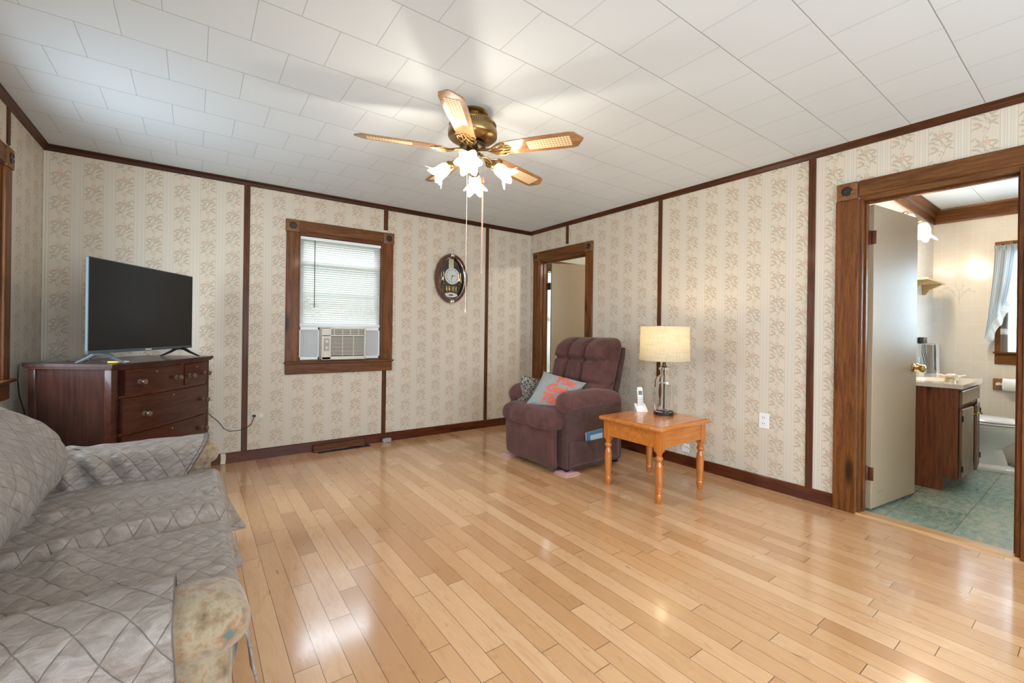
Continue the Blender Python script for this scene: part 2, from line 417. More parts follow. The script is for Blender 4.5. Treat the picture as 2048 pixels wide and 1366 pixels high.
    def build(s, name, mat, parent=None, smooth=35, sub=0, recalc=True):
        me = D.meshes.new(name); off = OFF.get(parent.name, Vector((0, 0, 0))) if parent else Vector((0, 0, 0))
        me.from_pydata([tuple(v - off) for v in s.v], [], s.f)
        if s.uv:
            ul = me.uv_layers.new(name='UVMap')
            for lp in me.loops: ul.data[lp.index].uv = s.uv.get(lp.vertex_index, (0, 0))
        if recalc:
            bm = bmesh.new(); bm.from_mesh(me); bmesh.ops.recalc_face_normals(bm, faces=bm.faces[:]); bm.to_mesh(me); bm.free()
        me.materials.append(mat)
        if smooth:
            me.shade_smooth()
            if smooth < 180: me.set_sharp_from_angle(angle=math.radians(smooth))
        o = D.objects.new(name, me); link(o, parent)
        if sub:
            md = o.modifiers.new('sub', 'SUBSURF'); md.levels = sub; md.render_levels = sub
        return o
def struct(name, mb, mat, parent=None, **kw):
    o = mb.build(name, mat, parent, **kw)
    if not parent: o['kind'] = 'structure'
    return o
def sgroup(name, loc):
    o = thing(name, None, None, loc); o['kind'] = 'structure'; return o
def copy_tree(o, parent=None):
    c = o.copy(); COL.objects.link(c)
    if parent: c.parent = parent
    for ch in list(o.children): copy_tree(ch, c)
    return c
# ================================================================== THE ROOM
XL, XR, YB, YF, H = -0.868, 3.483, 4.418, -2.1, 2.42
WT = 0.12
W1 = (0.765, 1.56, 0.845, 2.03)          # back window opening x0 x1 z0 z1
W2 = (2.77, 3.60, 0.845, 2.03)           # left window opening y0 y1
D1 = (3.43, 4.235, 2.03); D2 = (0.285, 0.985, 2.04)
def wall_with_holes(axis, at, thick, a0, a1, z1, holes):
    """boxes around rectangular holes; axis 'x' runs along x at y=at (thick outward)"""
    mb = MB(); edges = sorted(holes); cur = a0
    def bx(u0, u1, v0, v1):
        if u1 - u0 < 1e-4 or v1 - v0 < 1e-4: return
        lo, hi = sorted((at, at + thick))
        if axis == 'x': mb.bx((u0, lo, v0), (u1, hi, v1))
        else: mb.bx((lo, u0, v0), (hi, u1, v1))
    for (u0, u1, v0, v1) in edges:
        bx(cur, u0, 0, z1); bx(u0, u1, 0, v0); bx(u0, u1, v1, z1); cur = u1
    bx(cur, a1, 0, z1); return mb
struct('wall_back', wall_with_holes('x', YB, 0.14, XL - 0.12, XR + WT, H, [W1]), M['wall_x'], smooth=0)
struct('wall_left', wall_with_holes('y', XL, -0.14, YF, YB, H, [(-1.7, -0.1, 0.845, 2.03), W2]), M['wall_y'], smooth=0)
struct('wall_right', wall_with_holes('y', XR, WT, YF, YB, H, [(D2[0], D2[1], 0, D2[2]), (D1[0], D1[1], 0, D1[2])]), M['wall_y'], smooth=0)
struct('wall_front', wall_with_holes('x', YF, -0.14, XL - 0.12, XR + WT, H, [(-0.1, 3.0, 0.5, 2.1)]), M['wall_x'], smooth=0)
struct('floor', MB().bx((XL - .12, YF - .12, -0.06), (XR + 0.02, YB + .14, 0)), M['floor'], smooth=0)
struct('ceiling', MB().bx((XL - .12, YF - .12, H), (XR + WT, YB + .14, H + 0.08)), M['ceiling'], smooth=0)

# crown moulding, one run per wall
CP = [(0, 0), (0.0, -0.052), (0.006, -0.054), (0.010, -0.046), (0.013, -0.036), (0.017, -0.034), (0.020, -0.024), (0.027, -0.016), (0.030, -0.014), (0.034, -0.006), (0.036, 0)]
CP = [(o * .82, H + u * 0.80) for o, u in CP]
struct('trim_1', MB().extrude_profile(CP, XL, XR, 'x', (YB, -1)), M['crown'], smooth=0)
M['crown_y'] = wood('stained_crown_wood_side', (0.035, 0.009, 0.003), (0.105, 0.034, 0.011), axis='y', knots=False, rough=0.33)
struct('trim_2', MB().extrude_profile(CP, YF, YB, 'y', (XR, -1)), M['crown_y'], smooth=0)
struct('trim_3', MB().extrude_profile(CP, YF, YB, 'y', (XL, 1)), M['crown_y'], smooth=0)
struct('trim_4', MB().extrude_profile(CP, XL, XR, 'x', (YF, 1)), M['crown'], smooth=0)
# baseboards
BH = 0.089
BP = [(0, 0), (0.014, 0), (0.014, BH - 0.006), (0.009, BH), (0, BH)]
struct('baseboard_back', MB().extrude_profile(BP, XL, XR, 'x', (YB, -1)), M['base_x'], smooth=0)
struct('baseboard_left', MB().extrude_profile(BP, YF, YB, 'y', (XL, 1)), M['base_y'], smooth=0)
mb = MB()
for a, b in ((YF, D2[0] - 0.105), (D2[1] + 0.125, D1[0] - 0.11)): mb.extrude_profile(BP, a, b, 'y', (XR, -1))
struct('baseboard_right', mb, M['base_y'], smooth=0)
# battens over the wallpaper seams
n = 5
def batten(mb):
    global n
    struct('trim_%d' % n, mb, M['strip'], smooth=0); n += 1
for x0, x1, zs in ((0.335, 0.380, [(BH, 2.385)]), (1.560, 1.604, [(BH, 0.73), (2.17, 2.385)]), (2.797, 2.840, [(BH, 2.385)])):
    mb = MB()
    for a, b in zs: mb.bx((x0, YB - 0.008, a), (x1, YB + 0.001, b), 0.002, 1)
    batten(mb)
for y0, y1, zs in ((3.716, 3.758, [(2.17, 2.385)]), (2.466, 2.506, [(BH, 2.385)]), (1.232, 1.276, [(BH, 2.385)])):
    mb = MB()
    for a, b in zs: mb.bx((XR - 0.008, y0, a), (XR + 0.001, y1, b), 0.002, 1)
    batten(mb)
batten(MB().bx((XL - 0.001, 3.67, 2.17), (XL + 0.008, 3.712, 2.385), 0.002, 1))
M['corner_bead'] = K('ivory_corner_bead', (0.66, 0.58, 0.46), 0.5).m
struct('trim_%d' % n, MB().bx((XL, YB - 0.012, BH), (XL + 0.012, YB, 2.37), 0.003, 1), M['corner_bead'], smooth=0); n += 1

def rosette_block(root, c, axis, out, size=0.112, th=0.026):
    """corner block with a turned rosette; axis = wall direction, out = sign of the room side"""
    mb = MB()
    if axis == 'x': mb.box((c[0], c[1] + out * th / 2, c[2]), (size, th, size), 0.004)
    else: mb.box((c[0] + out * th / 2, c[1], c[2]), (th, size, size), 0.004)
    b = mb.build('corner_block', M['block'], root)
    prof = [(0.030, 0), (0.030, 0.004), (0.027, 0.0065), (0.024, 0.002), (0.018, 0.002), (0.017, 0.005), (0.012, 0.005), (0.010, 0.002), (0.006, 0.002), (0.005, 0.006), (0.0, 0.007)]
    if axis == 'x': mt = Matrix.Translation((c[0], c[1] + out * th, c[2])) @ Matrix.Rotation(PI/2 * (1 if out < 0 else -1), 4, 'X')
    else: mt = Matrix.Translation((c[0] + out * th, c[1], c[2])) @ Matrix.Rotation(-PI/2 * (1 if out < 0 else -1), 4, 'Y')
    MB().lathe(prof, 28, mt).build('rosette', M['rosette'], b)
def casing(root, axis, at, out, u0, u1, z0, z1, cw=0.10, door=False, sill=True):
    """flat casing boards with rosette corners around an opening"""
    th = 0.019
    def bx(a0, a1, b0, b1, name, mat, t=th, bev=0.003):
        lo, hi = sorted((at, at + out * t)); mb = MB()
        if axis == 'x': mb.bx((a0, lo, b0), (a1, hi, b1), bev, 1)
        else: mb.bx((lo, a0, b0), (hi, a1, b1), bev, 1)
        return mb.build(name, mat, root, smooth=0)
    rail = M['case_x'] if axis == 'x' else M['case_y']
    bx(u0 - cw, u0, z0, z1, 'casing_upright', M['case_z']); bx(u1, u1 + cw, z0, z1, 'casing_upright', M['case_z'])
    bx(u0, u1, z1 + 0.012, z1 + 0.112, 'casing_head', rail)
    bx(u0, u1, z1 - 0.0, z1 + 0.014, 'casing_fillet', rail, th * 0.6)
    for u in (u0 - cw / 2, u1 + cw / 2):
        c = (u, at, z1 + 0.056) if axis == 'x' else (at, u, z1 + 0.056); rosette_block(root, c, axis, out)
    if sill:
        bx(u0 - cw - 0.008, u1 + cw + 0.008, z0 - 0.018, z0, 'sill_board', rail, 0.045, 0.004)
        bx(u0 - cw, u1 + cw, z0 - 0.115, z0 - 0.018, 'apron', rail)
def jamb(root, axis, at, thick, u0, u1, z0, z1, t=0.018, bottom=False):
    lo, hi = sorted((at, at + thick))
    for nm, a0, a1, b0, b1 in (('jamb', u0 - 0.0, u0 + t, z0, z1), ('jamb', u1 - t, u1, z0, z1), ('head_jamb', u0 + t, u1 - t, z1 - t, z1)) + ((('stool', u0 + t, u1 - t, z0, z0 + 0.012),) if bottom else ()):
        mb = MB()
        if axis == 'x': mb.bx((a0, lo, b0), (a1, hi, b1), 0.002, 1)
        else: mb.bx((lo, a0, b0), (hi, a1, b1), 0.002, 1)
        mb.build(nm, M['case_z'] if nm == 'jamb' else (M['case_x'] if axis == 'x' else M['case_y']), root, smooth=0)
def sashes(root, axis, at, u0, u1, z0, z1, mid):
    """two vinyl sashes with panes, frames running around"""
    def fr(a0, a1, b0, b1, w, y, name):
        mb = MB()
        for p, q in (((a0, b0), (a0 + w, b1)), ((a1 - w, b0), (a1, b1)), ((a0 + w, b0), (a1 - w, b0 + w)), ((a0 + w, b1 - w), (a1 - w, b1))):
            if axis == 'x': mb.bx((p[0], y - .014, p[1]), (q[0], y + .014, q[1]), 0.003, 1)
            else: mb.bx((y - .014, p[0], p[1]), (y + .014, q[0], q[1]), 0.003, 1)
        f = mb.build(name, M['white_vinyl'], root, smooth=0)
        g = MB()
        if axis == 'x': g.bx((a0 + w, y - .002, b0 + w), (a1 - w, y + .002, b1 - w))
        else: g.bx((y - .002, a0 + w, b0 + w), (y + .002, a1 - w, b1 - w))
        g.build('pane', M['pane'], f, smooth=0)
    sg = 1 if at > 0 else -1
    fr(u0 + .018, u1 - .018, mid, z1 - .018, 0.045, at + sg * 0.10, 'upper_sash')
    fr(u0 + .018, u1 - .018, z0 + 0.325, mid + 0.045 + 0.29, 0.042, at + sg * 0.068, 'lower_sash') if axis == 'x' and at > 0 and u0 < 2 and z0 < 1 and root.name == 'window_1' else fr(u0 + .018, u1 - .018, z0 + .012, mid + 0.04, 0.045, at + sg * 0.068, 'lower_sash')
w1 = sgroup('window_1', (1.16, YB, 0.73)); casing(w1, 'x', YB, -1, *W1); jamb(w1, 'x', YB - 0.001, 0.14, *W1, bottom=True); sashes(w1, 'x', YB, *W1, 1.45)
w2 = sgroup('window_2', (XL, 3.2, 0.73)); casing(w2, 'y', XL, 1, *W2); jamb(w2, 'y', XL + 0.001, -0.14, *W2, bottom=True); sashes(w2, 'y', XL, *W2, 1.45)
w4 = sgroup('fill_window_side', (XL, -0.9, 0.73)); casing(w4, 'y', XL, 1, -1.7, -0.1, 0.845, 2.03); jamb(w4, 'y', XL + 0.001, -0.14, -1.7, -0.1, 0.845, 2.03, bottom=True); sashes(w4, 'y', XL, -1.7, -0.1, 0.845, 2.03, 1.45)  # unseen side window, added to let fill light into the room
w5 = sgroup('fill_window_front', (1.45, YF, 0.4)); casing(w5, 'x', YF, 1, -0.1, 3.0, 0.5, 2.1); jamb(w5, 'x', YF + 0.001, -0.14, -0.1, 3.0, 0.5, 2.1, bottom=True); sashes(w5, 'x', YF, -0.1, 3.0, 0.5, 2.1, 1.3)  # large window added behind the camera for even fill light

def hinge(root, mt, name='hinge', mat=None):
    mb = MB(); mb.box((0.018, 0.0, 0), (0.036, 0.004, 0.088), 0.0018, mat=mt); mb.box((-0.018, 0.0, 0), (0.036, 0.004, 0.088), 0.0018, mat=mt)
    mb.lathe([(0.0055, -0.046), (0.0055, 0.046), (0.003, 0.050)], 12, mt)
    return mb.build(name, mat or M['copper'], root)
def knob_set(root, mt, mat):
    prof = [(0.032, 0), (0.032, 0.004), (0.026, 0.010), (0.012, 0.013), (0.010, 0.030), (0.016, 0.036), (0.025, 0.044), (0.028, 0.054), (0.025, 0.064), (0.015, 0.070), (0.0, 0.071)]
    mb = MB(); mb.lathe(prof, 24, mt); return mb.build('door_knob', mat, root)
def door(name, y0, y1, top, hinge_y, ang, length, mat, edge, knobz=None, hmat=None):
    root = sgroup(name, (XR, (y0 + y1) / 2, 0))
    casing(root, 'y', XR, -1, y0, y1, 0.0, top, 0.124 if name == 'door_2' else 0.105, sill=False)
    jamb(root, 'y', XR - 0.001, WT + 0.002, y0, y1, 0, top)
    mb = MB()
    for yy in (y0 + .018, y1 - .018 - .01): mb.bx((XR + .045, yy, 0), (XR + .08, yy + .01, top - .03), 0.002, 1)
    mb.bx((XR + .045, y0 + .018, top - .03), (XR + .08, y1 - .018, top - .018), 0.002, 1)
    mb.build('door_stop', M['case_z'], root, smooth=0)
    mt = Matrix.Translation((XR + WT + 0.003, hinge_y, 0)) @ Matrix.Rotation(math.radians(ang), 4, 'Z')
    leaf = MB().bx((0.036 if name == 'door_1' else 0.012, -0.040, 0.012), (length, 0, top - 0.022), 0.0025, 1, mat=mt).build('door_leaf', mat, root, smooth=0)
    return root, leaf, mt
# ---- bathroom door: hinged at the far jamb, swung well open into the bathroom
dr2, leaf2, mt2 = door('door_2', D2[0], D2[1], D2[2], 0.982, -7.5, 0.665, M['door'], None)
for hz in (1.80, 0.245):
    hinge(leaf2, mt2 @ Matrix.Translation((0.004, -0.018, hz)) @ Matrix.Rotation(math.radians(-82), 4, 'Z'))
knob_set(leaf2, mt2 @ Matrix.Translation((0.61, -0.040, 0.925)) @ Matrix.Rotation(PI/2, 4, 'X'), M['brass'])
# ---- bedroom door behind the recliner
dr1, leaf1, mt1 = door('door_1', D1[0], D1[1], D1[2], 4.215, -26, 0.76, M['door'], None)
hinge(leaf1, mt1 @ Matrix.Translation((0.004, -0.018, 1.72)) @ Matrix.Rotation(math.radians(-60), 4, 'Z'), mat=M['dark_brass'])
struct('trim_%d' % n, MB().prism([(XR - 0.03, 0.0), (XR + 0.025, 0.0), (XR + 0.085, 0.0), (XR + 0.085, 0.012), (XR + 0.02, 0.014), (XR - 0.03, 0.003)][:0] or [(0, 0), (0.11, 0), (0.10, 0.010), (0.012, 0.010)], 0, D2[1] - D2[0] - 0.002,
       mat=Matrix.Translation((XR - 0.02, D2[1] - 0.001, 0)) @ Matrix.Rotation(PI/2, 4, 'X')), K('maple_threshold', (0.52, 0.29, 0.12), .35, coat=.3).m, smooth=0); n += 1

# ================================================================== BATHROOM AND BEDROOM SHELLS
BX0, BX1, BY0, BY1 = XR + WT, 6.07, -1.2, 1.10
struct('bathroom_floor', MB().bx((XR + 0.02, BY0, -0.06), (BX1, BY1, 0.0)), M['bath_floor'], smooth=0)
struct('bathroom_ceiling', MB().bx((BX0, BY0, H - 0.0), (BX1, BY1, H + 0.08)), M['ceiling'], smooth=0)
struct('wall_bathroom_left', MB().bx((BX0, BY1, 0), (BX1 + .12, BY1 + 0.10, H)), M['tile_x'], smooth=0)
W3 = (-0.20, 0.57, 1.02, 1.93)
struct('wall_bathroom_far', wall_with_holes('y', BX1, 0.12, BY0, BY1 + 0.1, H, [W3]), M['tile_y'], smooth=0)
struct('wall_bathroom_front', MB().bx((BX0, BY0 - 0.1, 0), (BX1 + .12, BY0, H)), M['tile_x'], smooth=0)
CB = [(0, 0), (0.0, -0.135), (0.012, -0.138), (0.016, -0.120), (0.016, -0.075), (0.030, -0.060), (0.030, -0.035), (0.055, -0.018), (0.060, 0)]
CB = [(o, H + u) for o, u in CB]
struct('trim_%d' % n, MB().extrude_profile(CB, BX0, BX1, 'x', (BY1, -1)), M['case_x'], smooth=0); n += 1
struct('trim_%d' % n, MB().extrude_profile(CB, BY0, BY1, 'y', (BX1, -1)), M['case_y'], smooth=0); n += 1
w3 = sgroup('window_3', (BX1, 0.18, 0.9)); casing(w3, 'y', BX1, -1, *W3, sill=True); jamb(w3, 'y', BX1 - 0.001, 0.12, *W3, bottom=True); sashes(w3, 'y', BX1, *W3, 1.45)
# bedroom beyond the other doorway
RX1, RY0, RY1 = 6.4, 1.2, YB
W6 = (3.75, 5.3, 0.55, 1.98)
struct('bedroom_floor', MB().bx((XR + 0.02, RY0, -0.06), (RX1, RY1, 0)), M['floor'], smooth=0)
struct('bedroom_ceiling', MB().bx((BX0, RY0, H), (RX1, RY1, H + .08)), M['paint_room'], smooth=0)
struct('wall_bedroom_back', wall_with_holes('x', YB, 0.14, BX0, RX1 + .12, H, [W6]), M['plain_wall'], smooth=0)
struct('wall_bedroom_far', MB().bx((RX1, RY0, 0), (RX1 + .12, RY1, H)), M['plain_wall'], smooth=0)
w6 = sgroup('window_6', (4.5, YB, 0.6)); casing(w6, 'x', YB, -1, *W6); jamb(w6, 'x', YB - 0.001, 0.14, *W6, bottom=True); sashes(w6, 'x', YB, *W6, 1.3)

# ================================================================== OUTSIDE THE WINDOWS
lawn = K('mown_lawn', (0.10, 0.20, 0.05), 0.9); lawn.set('Base Color', lawn.mix(lawn.noise(lawn.pos(), 4.0, 5), (0.07, 0.16, 0.035), (0.16, 0.27, 0.08)))
struct('ground', MB().bx((-30, -30, -0.75), (35, 35, -0.65)), lawn.m, smooth=0)
def leafy(name, label, loc, r, h, seed):
    t = thing(name, label, 'shrub', loc)
    rnd = random.Random(seed); mb = MB()
    k = M.setdefault('leafage', None)
    if k is None:
        q = K('shrub_foliage', (0.06, 0.14, 0.03), 0.8); q.set('Base Color', q.mix(q.noise(q.pos(), 9.0, 4), (0.10, 0.19, 0.06), (0.34, 0.46, 0.22))); M['leafage'] = q.m
    vs = []; fs = []
    for i in range(2600):
        a = rnd.uniform(0, 2 * PI); u = rnd.uniform(-1, 1); rr = (rnd.uniform(0.5, 1) ** 0.4)
        p = Vector((math.cos(a) * math.sqrt(1 - u * u) * r * rr, math.sin(a) * math.sqrt(1 - u * u) * r * rr, h * 0.55 + u * h * 0.45 * rr))
        d = Vector((rnd.uniform(-1, 1), rnd.uniform(-1, 1), rnd.uniform(-1, 1))).normalized(); e = d.orthogonal().normalized() * 0.04; d = d * 0.085
        b = len(vs); vs += [p - d, p + e, p + d, p - e]; fs.append((b, b + 1, b + 2, b + 3))
    MB().add([v + Vector(loc) for v in vs], fs).build('foliage', M['leafage'], t, smooth=0, recalc=False)
    tr = MB()
    for i in range(5):
        a = i * 1.3; tr.tube([(loc[0], loc[1], loc[2]), (loc[0] + math.cos(a) * r * .3, loc[1] + math.sin(a) * r * .3, loc[2] + h * .5), (loc[0] + math.cos(a) * r * .5, loc[1] + math.sin(a) * r * .5, loc[2] + h * .8)], [.03, .02, .008], 6)
    tr.build('trunk', M['dresser_side'], t)
leafy('garden_shrub', 'round green shrub outside the window with the air conditioner', (2.9, 9.4, -0.65), 1.5, 2.2, 3)
leafy('garden_shrub', 'taller green shrub beyond the window blind', (1.3, 12.6, -0.65), 1.5, 3.2, 5)

# ================================================================== WINDOW BLIND
M['blind'] = translucent('ivory_blind_slat', (0.84, 0.83, 0.79), (0.70, 0.69, 0.63), 0.40, 0.4).m
M['wand'] = K('clear_brown_wand', (0.06, 0.035, 0.02), 0.2).m
def mini_blind(label, axis, at, u0, u1, z0, z1, sg, wand=True, tilt=50):
    P = (lambda u, d, z: (u, at + sg * d, z)) if axis == 'x' else (lambda u, d, z: (at + sg * d, u, z))
    bl = thing('mini_blind', label, 'blind', P((u0 + u1) / 2, 0.03, z0))
    def bx(a, b, bev=0.002):
        lo = [min(a[i], b[i]) for i in range(3)]; hi = [max(a[i], b[i]) for i in range(3)]; return MB().bx(lo, hi, bev, 1)
    bx(P(u0, 0.015, z1 - 0.028), P(u1, 0.048, z1)).build('headrail', M['white_vinyl'], bl, smooth=0)
    bx(P(u0, 0.02, z0), P(u1, 0.044, z0 + 0.016), 0.004).build('bottom_rail', M['white_vinyl'], bl, smooth=0)
    mb = MB(); z = z0 + 0.030; th = math.radians(tilt); w = 0.0125
    while z < z1 - 0.035:
        vs = []
        for u in (u0 + .003, u1 - .003):
            for j in range(5):
                q = -1 + j / 2; cv = 0.0022 * (1 - q * q)
                vs.append(P(u, 0.032 + q * w * math.cos(th) - cv * math.sin(th), z + q * w * math.sin(th) * 1.0 + cv * math.cos(th)))
        mb.add(vs, [(j, j + 1, 6 + j, 5 + j) for j in range(4)]); z += 0.0205
    mb.build('slats', M['blind'], bl, smooth=180, recalc=False)
    for f in (0.17, 0.5, 0.83):
        u = u0 + (u1 - u0) * f; MB().tube([P(u, 0.018, z1 - 0.02), P(u, 0.018, z0 + 0.01)], 0.0009, 5).build('ladder_cord', M['white_plastic'], bl)
    if wand: MB().tube([P(u0 + 0.125, 0.012, z1 - 0.03), P(u0 + 0.125, 0.008, z1 - 0.66)], 0.0035, 8).build('tilt_wand', M['wand'], bl)
    return bl
mini_blind('ivory mini blind hanging in the window above the air conditioner', 'x', YB, 0.785, 1.540, 1.175, 2.008, 1)
mini_blind('mini blind in the bedroom window glimpsed behind the open door', 'x', YB, 3.775, 5.27, 0.60, 1.955, 1, wand=False, tilt=60)

# ================================================================== AIR CONDITIONER
M['ac'] = K('almond_plastic', (0.66, 0.61, 0.51), 0.42).m; M['ac_grey'] = K('grey_control_panel', (0.36, 0.34, 0.30), 0.4).m
M['ac_dark'] = K('dark_grille_recess', (0.10, 0.095, 0.085), 0.7).m
ac = thing('air_conditioner', 'almond window air conditioner with two dials and accordion side panels', 'air conditioner', (1.17, YB, 0.857))
x0, x1, z0, z1, yf = 0.965, 1.375, 0.858, 1.165, YB - 0.055
mb = MB(); mb.bx((x0, yf + 0.012, z0), (x1, YB + 0.40, z1), 0.006)
mb.bx((x0, yf, z0), (x0 + .085, yf + .02, z1), 0.006); mb.bx((x1 - .014, yf, z0), (x1, yf + .02, z1), 0.004)
mb.bx((x0, yf, z0), (x1, yf + .02, z0 + .03), 0.005); mb.bx((x0, yf, z1 - .016), (x1, yf + .02, z1), 0.005); mb.bx((x0, yf, z1 - .085), (x1, yf + .02, z1 - .072), 0.003)
mb.build('body', M['ac'], ac)
MB().bx((x0 + .087, yf + .0085, z0 + .032), (x1 - .016, yf + .0115, z1 - .018)).build('recess', M['ac_dark'], ac, smooth=0)
mb = MB(); z = z0 + 0.044
while z < z1 - 0.092: mb.bx((x0 + .086, yf + .001, z), (x1 - .014, yf + .009, z + .0062), 0.001, 1); z += 0.0135
for f in (.33, .66): mb.bx((x0 + .086 + f * .31, yf + .002, z0 + .03), (x0 + .090 + f * .31, yf + .009, z1 - .085))
mb.build('intake_grille', M['ac'], ac, smooth=0)
mb = MB()
for i in range(5): mb.bx((x0 + .03, yf + .002, z1 - .068 + i * .0105), (x1 - .02, yf + .010, z1 - .063 + i * .0105), 0.001, 1)
for f in (0.27, 0.45, 0.63, 0.82): mb.bx((x0 + .41 * f, yf, z1 - .072), (x0 + .41 * f + .006, yf + .01, z1 - .016))
mb.build('outlet_louver', M['ac'], ac, smooth=0)
MB().bx((x0 + .018, yf - .002, z0 + .085), (x0 + .068, yf + .001, z0 + .205), 0.002, 1).build('control_panel', M['ac_grey'], ac, smooth=0)
for zz in (z0 + .115, z0 + .172):
    MB().lathe([(0.017, 0), (0.0165, .008), (0.013, .013), (0.0, .0135)], 24, Matrix.Translation((x0 + .043, yf - .002, zz)) @ Matrix.Rotation(PI/2, 4, 'X')).bx((x0 + .0405, yf - .019, zz - .014), (x0 + .0455, yf - .013, zz + .014), .001, 1).build('dial', M['ac'], ac)
for a, b in ((0.783, x0 - .004), (x1 + .004, 1.542)):
    mb = MB(); n_ = 22; vs = []
    for i in range(n_ + 1):
        u = a + 0.014 + (b - a - 0.028) * i / n_; yy = YB + 0.032 + (0.020 if i % 2 else 0.0); vs += [(u, yy, 0.882), (u, yy, 1.140)]
    mb.add(vs, [(2 * i, 2 * i + 2, 2 * i + 3, 2 * i + 1) for i in range(n_)])
    for p, q in (((a, 0.858), (a + .014, 1.165)), ((b - .014, 0.858), (b, 1.165)), ((a, 0.858), (b, 0.884)), ((a, 1.138), (b, 1.165))): mb.bx((p[0], YB + .028, p[1]), (q[0], YB + .05, q[1]), .002, 1)
    mb.build('accordion_panel', M['white_vinyl'], ac, smooth=0, recalc=False)
struct('trim_%d' % n, MB().bx((0.783, YB + .030, 1.166), (1.542, YB + .085, 1.20), 0.004), M['white_vinyl'], smooth=0); n += 1

# ================================================================== WALL CLOCK
cx, cz = 2.325, 1.732; A, B = 0.197, 0.275
ck = thing('wall_clock', 'oval mahogany wall clock with glass front and gilt pendulums', 'clock', (cx, YB, cz))
def oval(a, b, y, n=56): return [(cx + a * math.cos(2 * PI * i / n), y, cz + b * math.sin(2 * PI * i / n)) for i in range(n)]
def oval_rings(rings, n=56):
    mb = MB(); vs = []; fs = []
    for a, b, y in rings: vs += oval(a, b, y, n)
    for k in range(len(rings) - 1):
        for i in range(n): fs.append((k * n + i, k * n + (i + 1) % n, (k + 1) * n + (i + 1) % n, (k + 1) * n + i))
    return mb.add(vs, fs)
def disc(mb, ax, az, a, b, y, th=0.003, n=36):
    vs = [(ax + a * math.cos(2 * PI * i / n), y, az + b * math.sin(2 * PI * i / n)) for i in range(n)] + [(ax + a * math.cos(2 * PI * i / n), y - th, az + b * math.sin(2 * PI * i / n)) for i in range(n)]
    mb.add(vs, [tuple(range(n)), tuple(range(n, 2 * n))] + [(i, (i + 1) % n, n + (i + 1) % n, n + i) for i in range(n)]); return mb
M['clock_wood'] = wood('polished_mahogany', (0.045, 0.010, 0.005), (0.15, 0.040, 0.016), axis='z', knots=False, rough=0.15, coat=1.0)
oval_rings([(A - .012, B - .012, YB), (A, B, YB - .015), (A + .002, B + .002, YB - .05), (A - .008, B - .008, YB - .068), (A - .030, B - .032, YB - .070), (A - .037, B - .039, YB - .058), (A - .038, B - .040, YB - .02)]).build('case', M['clock_wood'], ck)
oval_rings([(A - .034, B - .036, YB - .062), (A - .037, B - .039, YB - .066), (A - .043, B - .045, YB - .062), (A - .043, B - .045, YB - .055)]).build('silver_rim', M['chrome'], ck)
disc(MB(), cx, cz, A - .03, B - .03, YB - .022).build('backplate', K('black_lacquer', (0.012, 0.013, 0.014), 0.12, coat=1).m, ck, smooth=0)
mb = MB(); dx, dz, dr = cx + .012, cz + .028, 0.092
disc(mb, dx, dz, dr, dr, YB - .028, .006).build('dial', K('silver_dial', (0.55, 0.56, 0.54), 0.4).m, ck, smooth=0)
mb = MB(); vs = []; fs = []
for i in range(48):
    a = 2 * PI * i / 48; ri = .066 if i % 4 == 0 else .0735
    vs += [(dx + math.sin(a) * ri, YB - .0352, dz + math.cos(a) * ri), (dx + math.sin(a) * .0745, YB - .0352, dz + math.cos(a) * .0745)]
for i in range(48): j = (i + 1) % 48; fs.append((2 * i, 2 * i + 1, 2 * j + 1, 2 * j))
mb.add(vs, fs).build('chapter_ring', M['black'], ck, smooth=0, recalc=False)
for a, l, w in ((math.radians(78), .046, .006), (math.radians(196), .066, .004)):
    MB().tube([(dx - math.sin(a) * .01, YB - .038, dz - math.cos(a) * .01), (dx + math.sin(a) * l, YB - .038, dz + math.cos(a) * l)], [w * .7, w * .25], 6).build('clock_hand', M['black'], ck)
MB().bx((cx - .030, YB - .030, cz + .115), (cx + .034, YB - .026, cz + .225), .002, 1).build('gilt_panel', K('gilt_filigree', (0.62, 0.55, 0.38), 0.3, 0.7).m, ck, smooth=0)
for sx in (-1, 1):
    mb = MB(); mb.tube([(cx + sx * .105 + .014 * math.cos(t), YB - .032, cz + .055 + .022 * math.sin(t)) for t in [PI * i / 10 for i in range(11)]], .003, 6)
    for q in (-.014, .014): mb.tube([(cx + sx * .105 + q, YB - .032, cz + .055), (cx + sx * .105 + q, YB - .032, cz - .03)], .003, 6)
    mb.lathe([(0.0, 0), (.014, .004), (.016, .03), (.008, .036), (0, .04)], 14, Matrix.Translation((cx + sx * .105, YB - .034, cz - .025)))
    mb.lathe([(0.0, 0), (.020, .008), (.022, .014), (.004, .03), (0, .032)], 14, Matrix.Translation((cx + sx * .10, YB - .034, cz - .075)))
    mb.build('gilt_lantern', M['brass'], ck)
mb = MB()
for i, xx in enumerate((-.060, -.040, -.022, 0, .022, .040, .060)):
    r = .006 if i % 2 else .010; mb.lathe([(r, 0), (r * .5, .01), (r * .6, .05), (r, .065), (r * .4, .07)], 10, Matrix.Translation((cx + xx, YB - .035, cz - .155)))
mb.build('gilt_pendulum', M['brass'], ck)
vs = []; mb = MB(); disc(mb, cx, cz - .185, .082, .026, YB - .028, .006).build('name_plaque', K('silver_plaque', (0.6, 0.6, 0.56), 0.35).m, ck, smooth=0)
disc(MB(), cx, cz - .185, .030, .010, YB - .034, .002).build('plaque_badge', K('brown_badge', (0.16, 0.08, 0.05), 0.4).m, ck, smooth=0)
for zz in (cz + B - .016, cz - B + .016): MB().box((cx, YB - .068, zz), (.042, .012, .034), .003).build('crystal_clip', M['chrome'], ck)

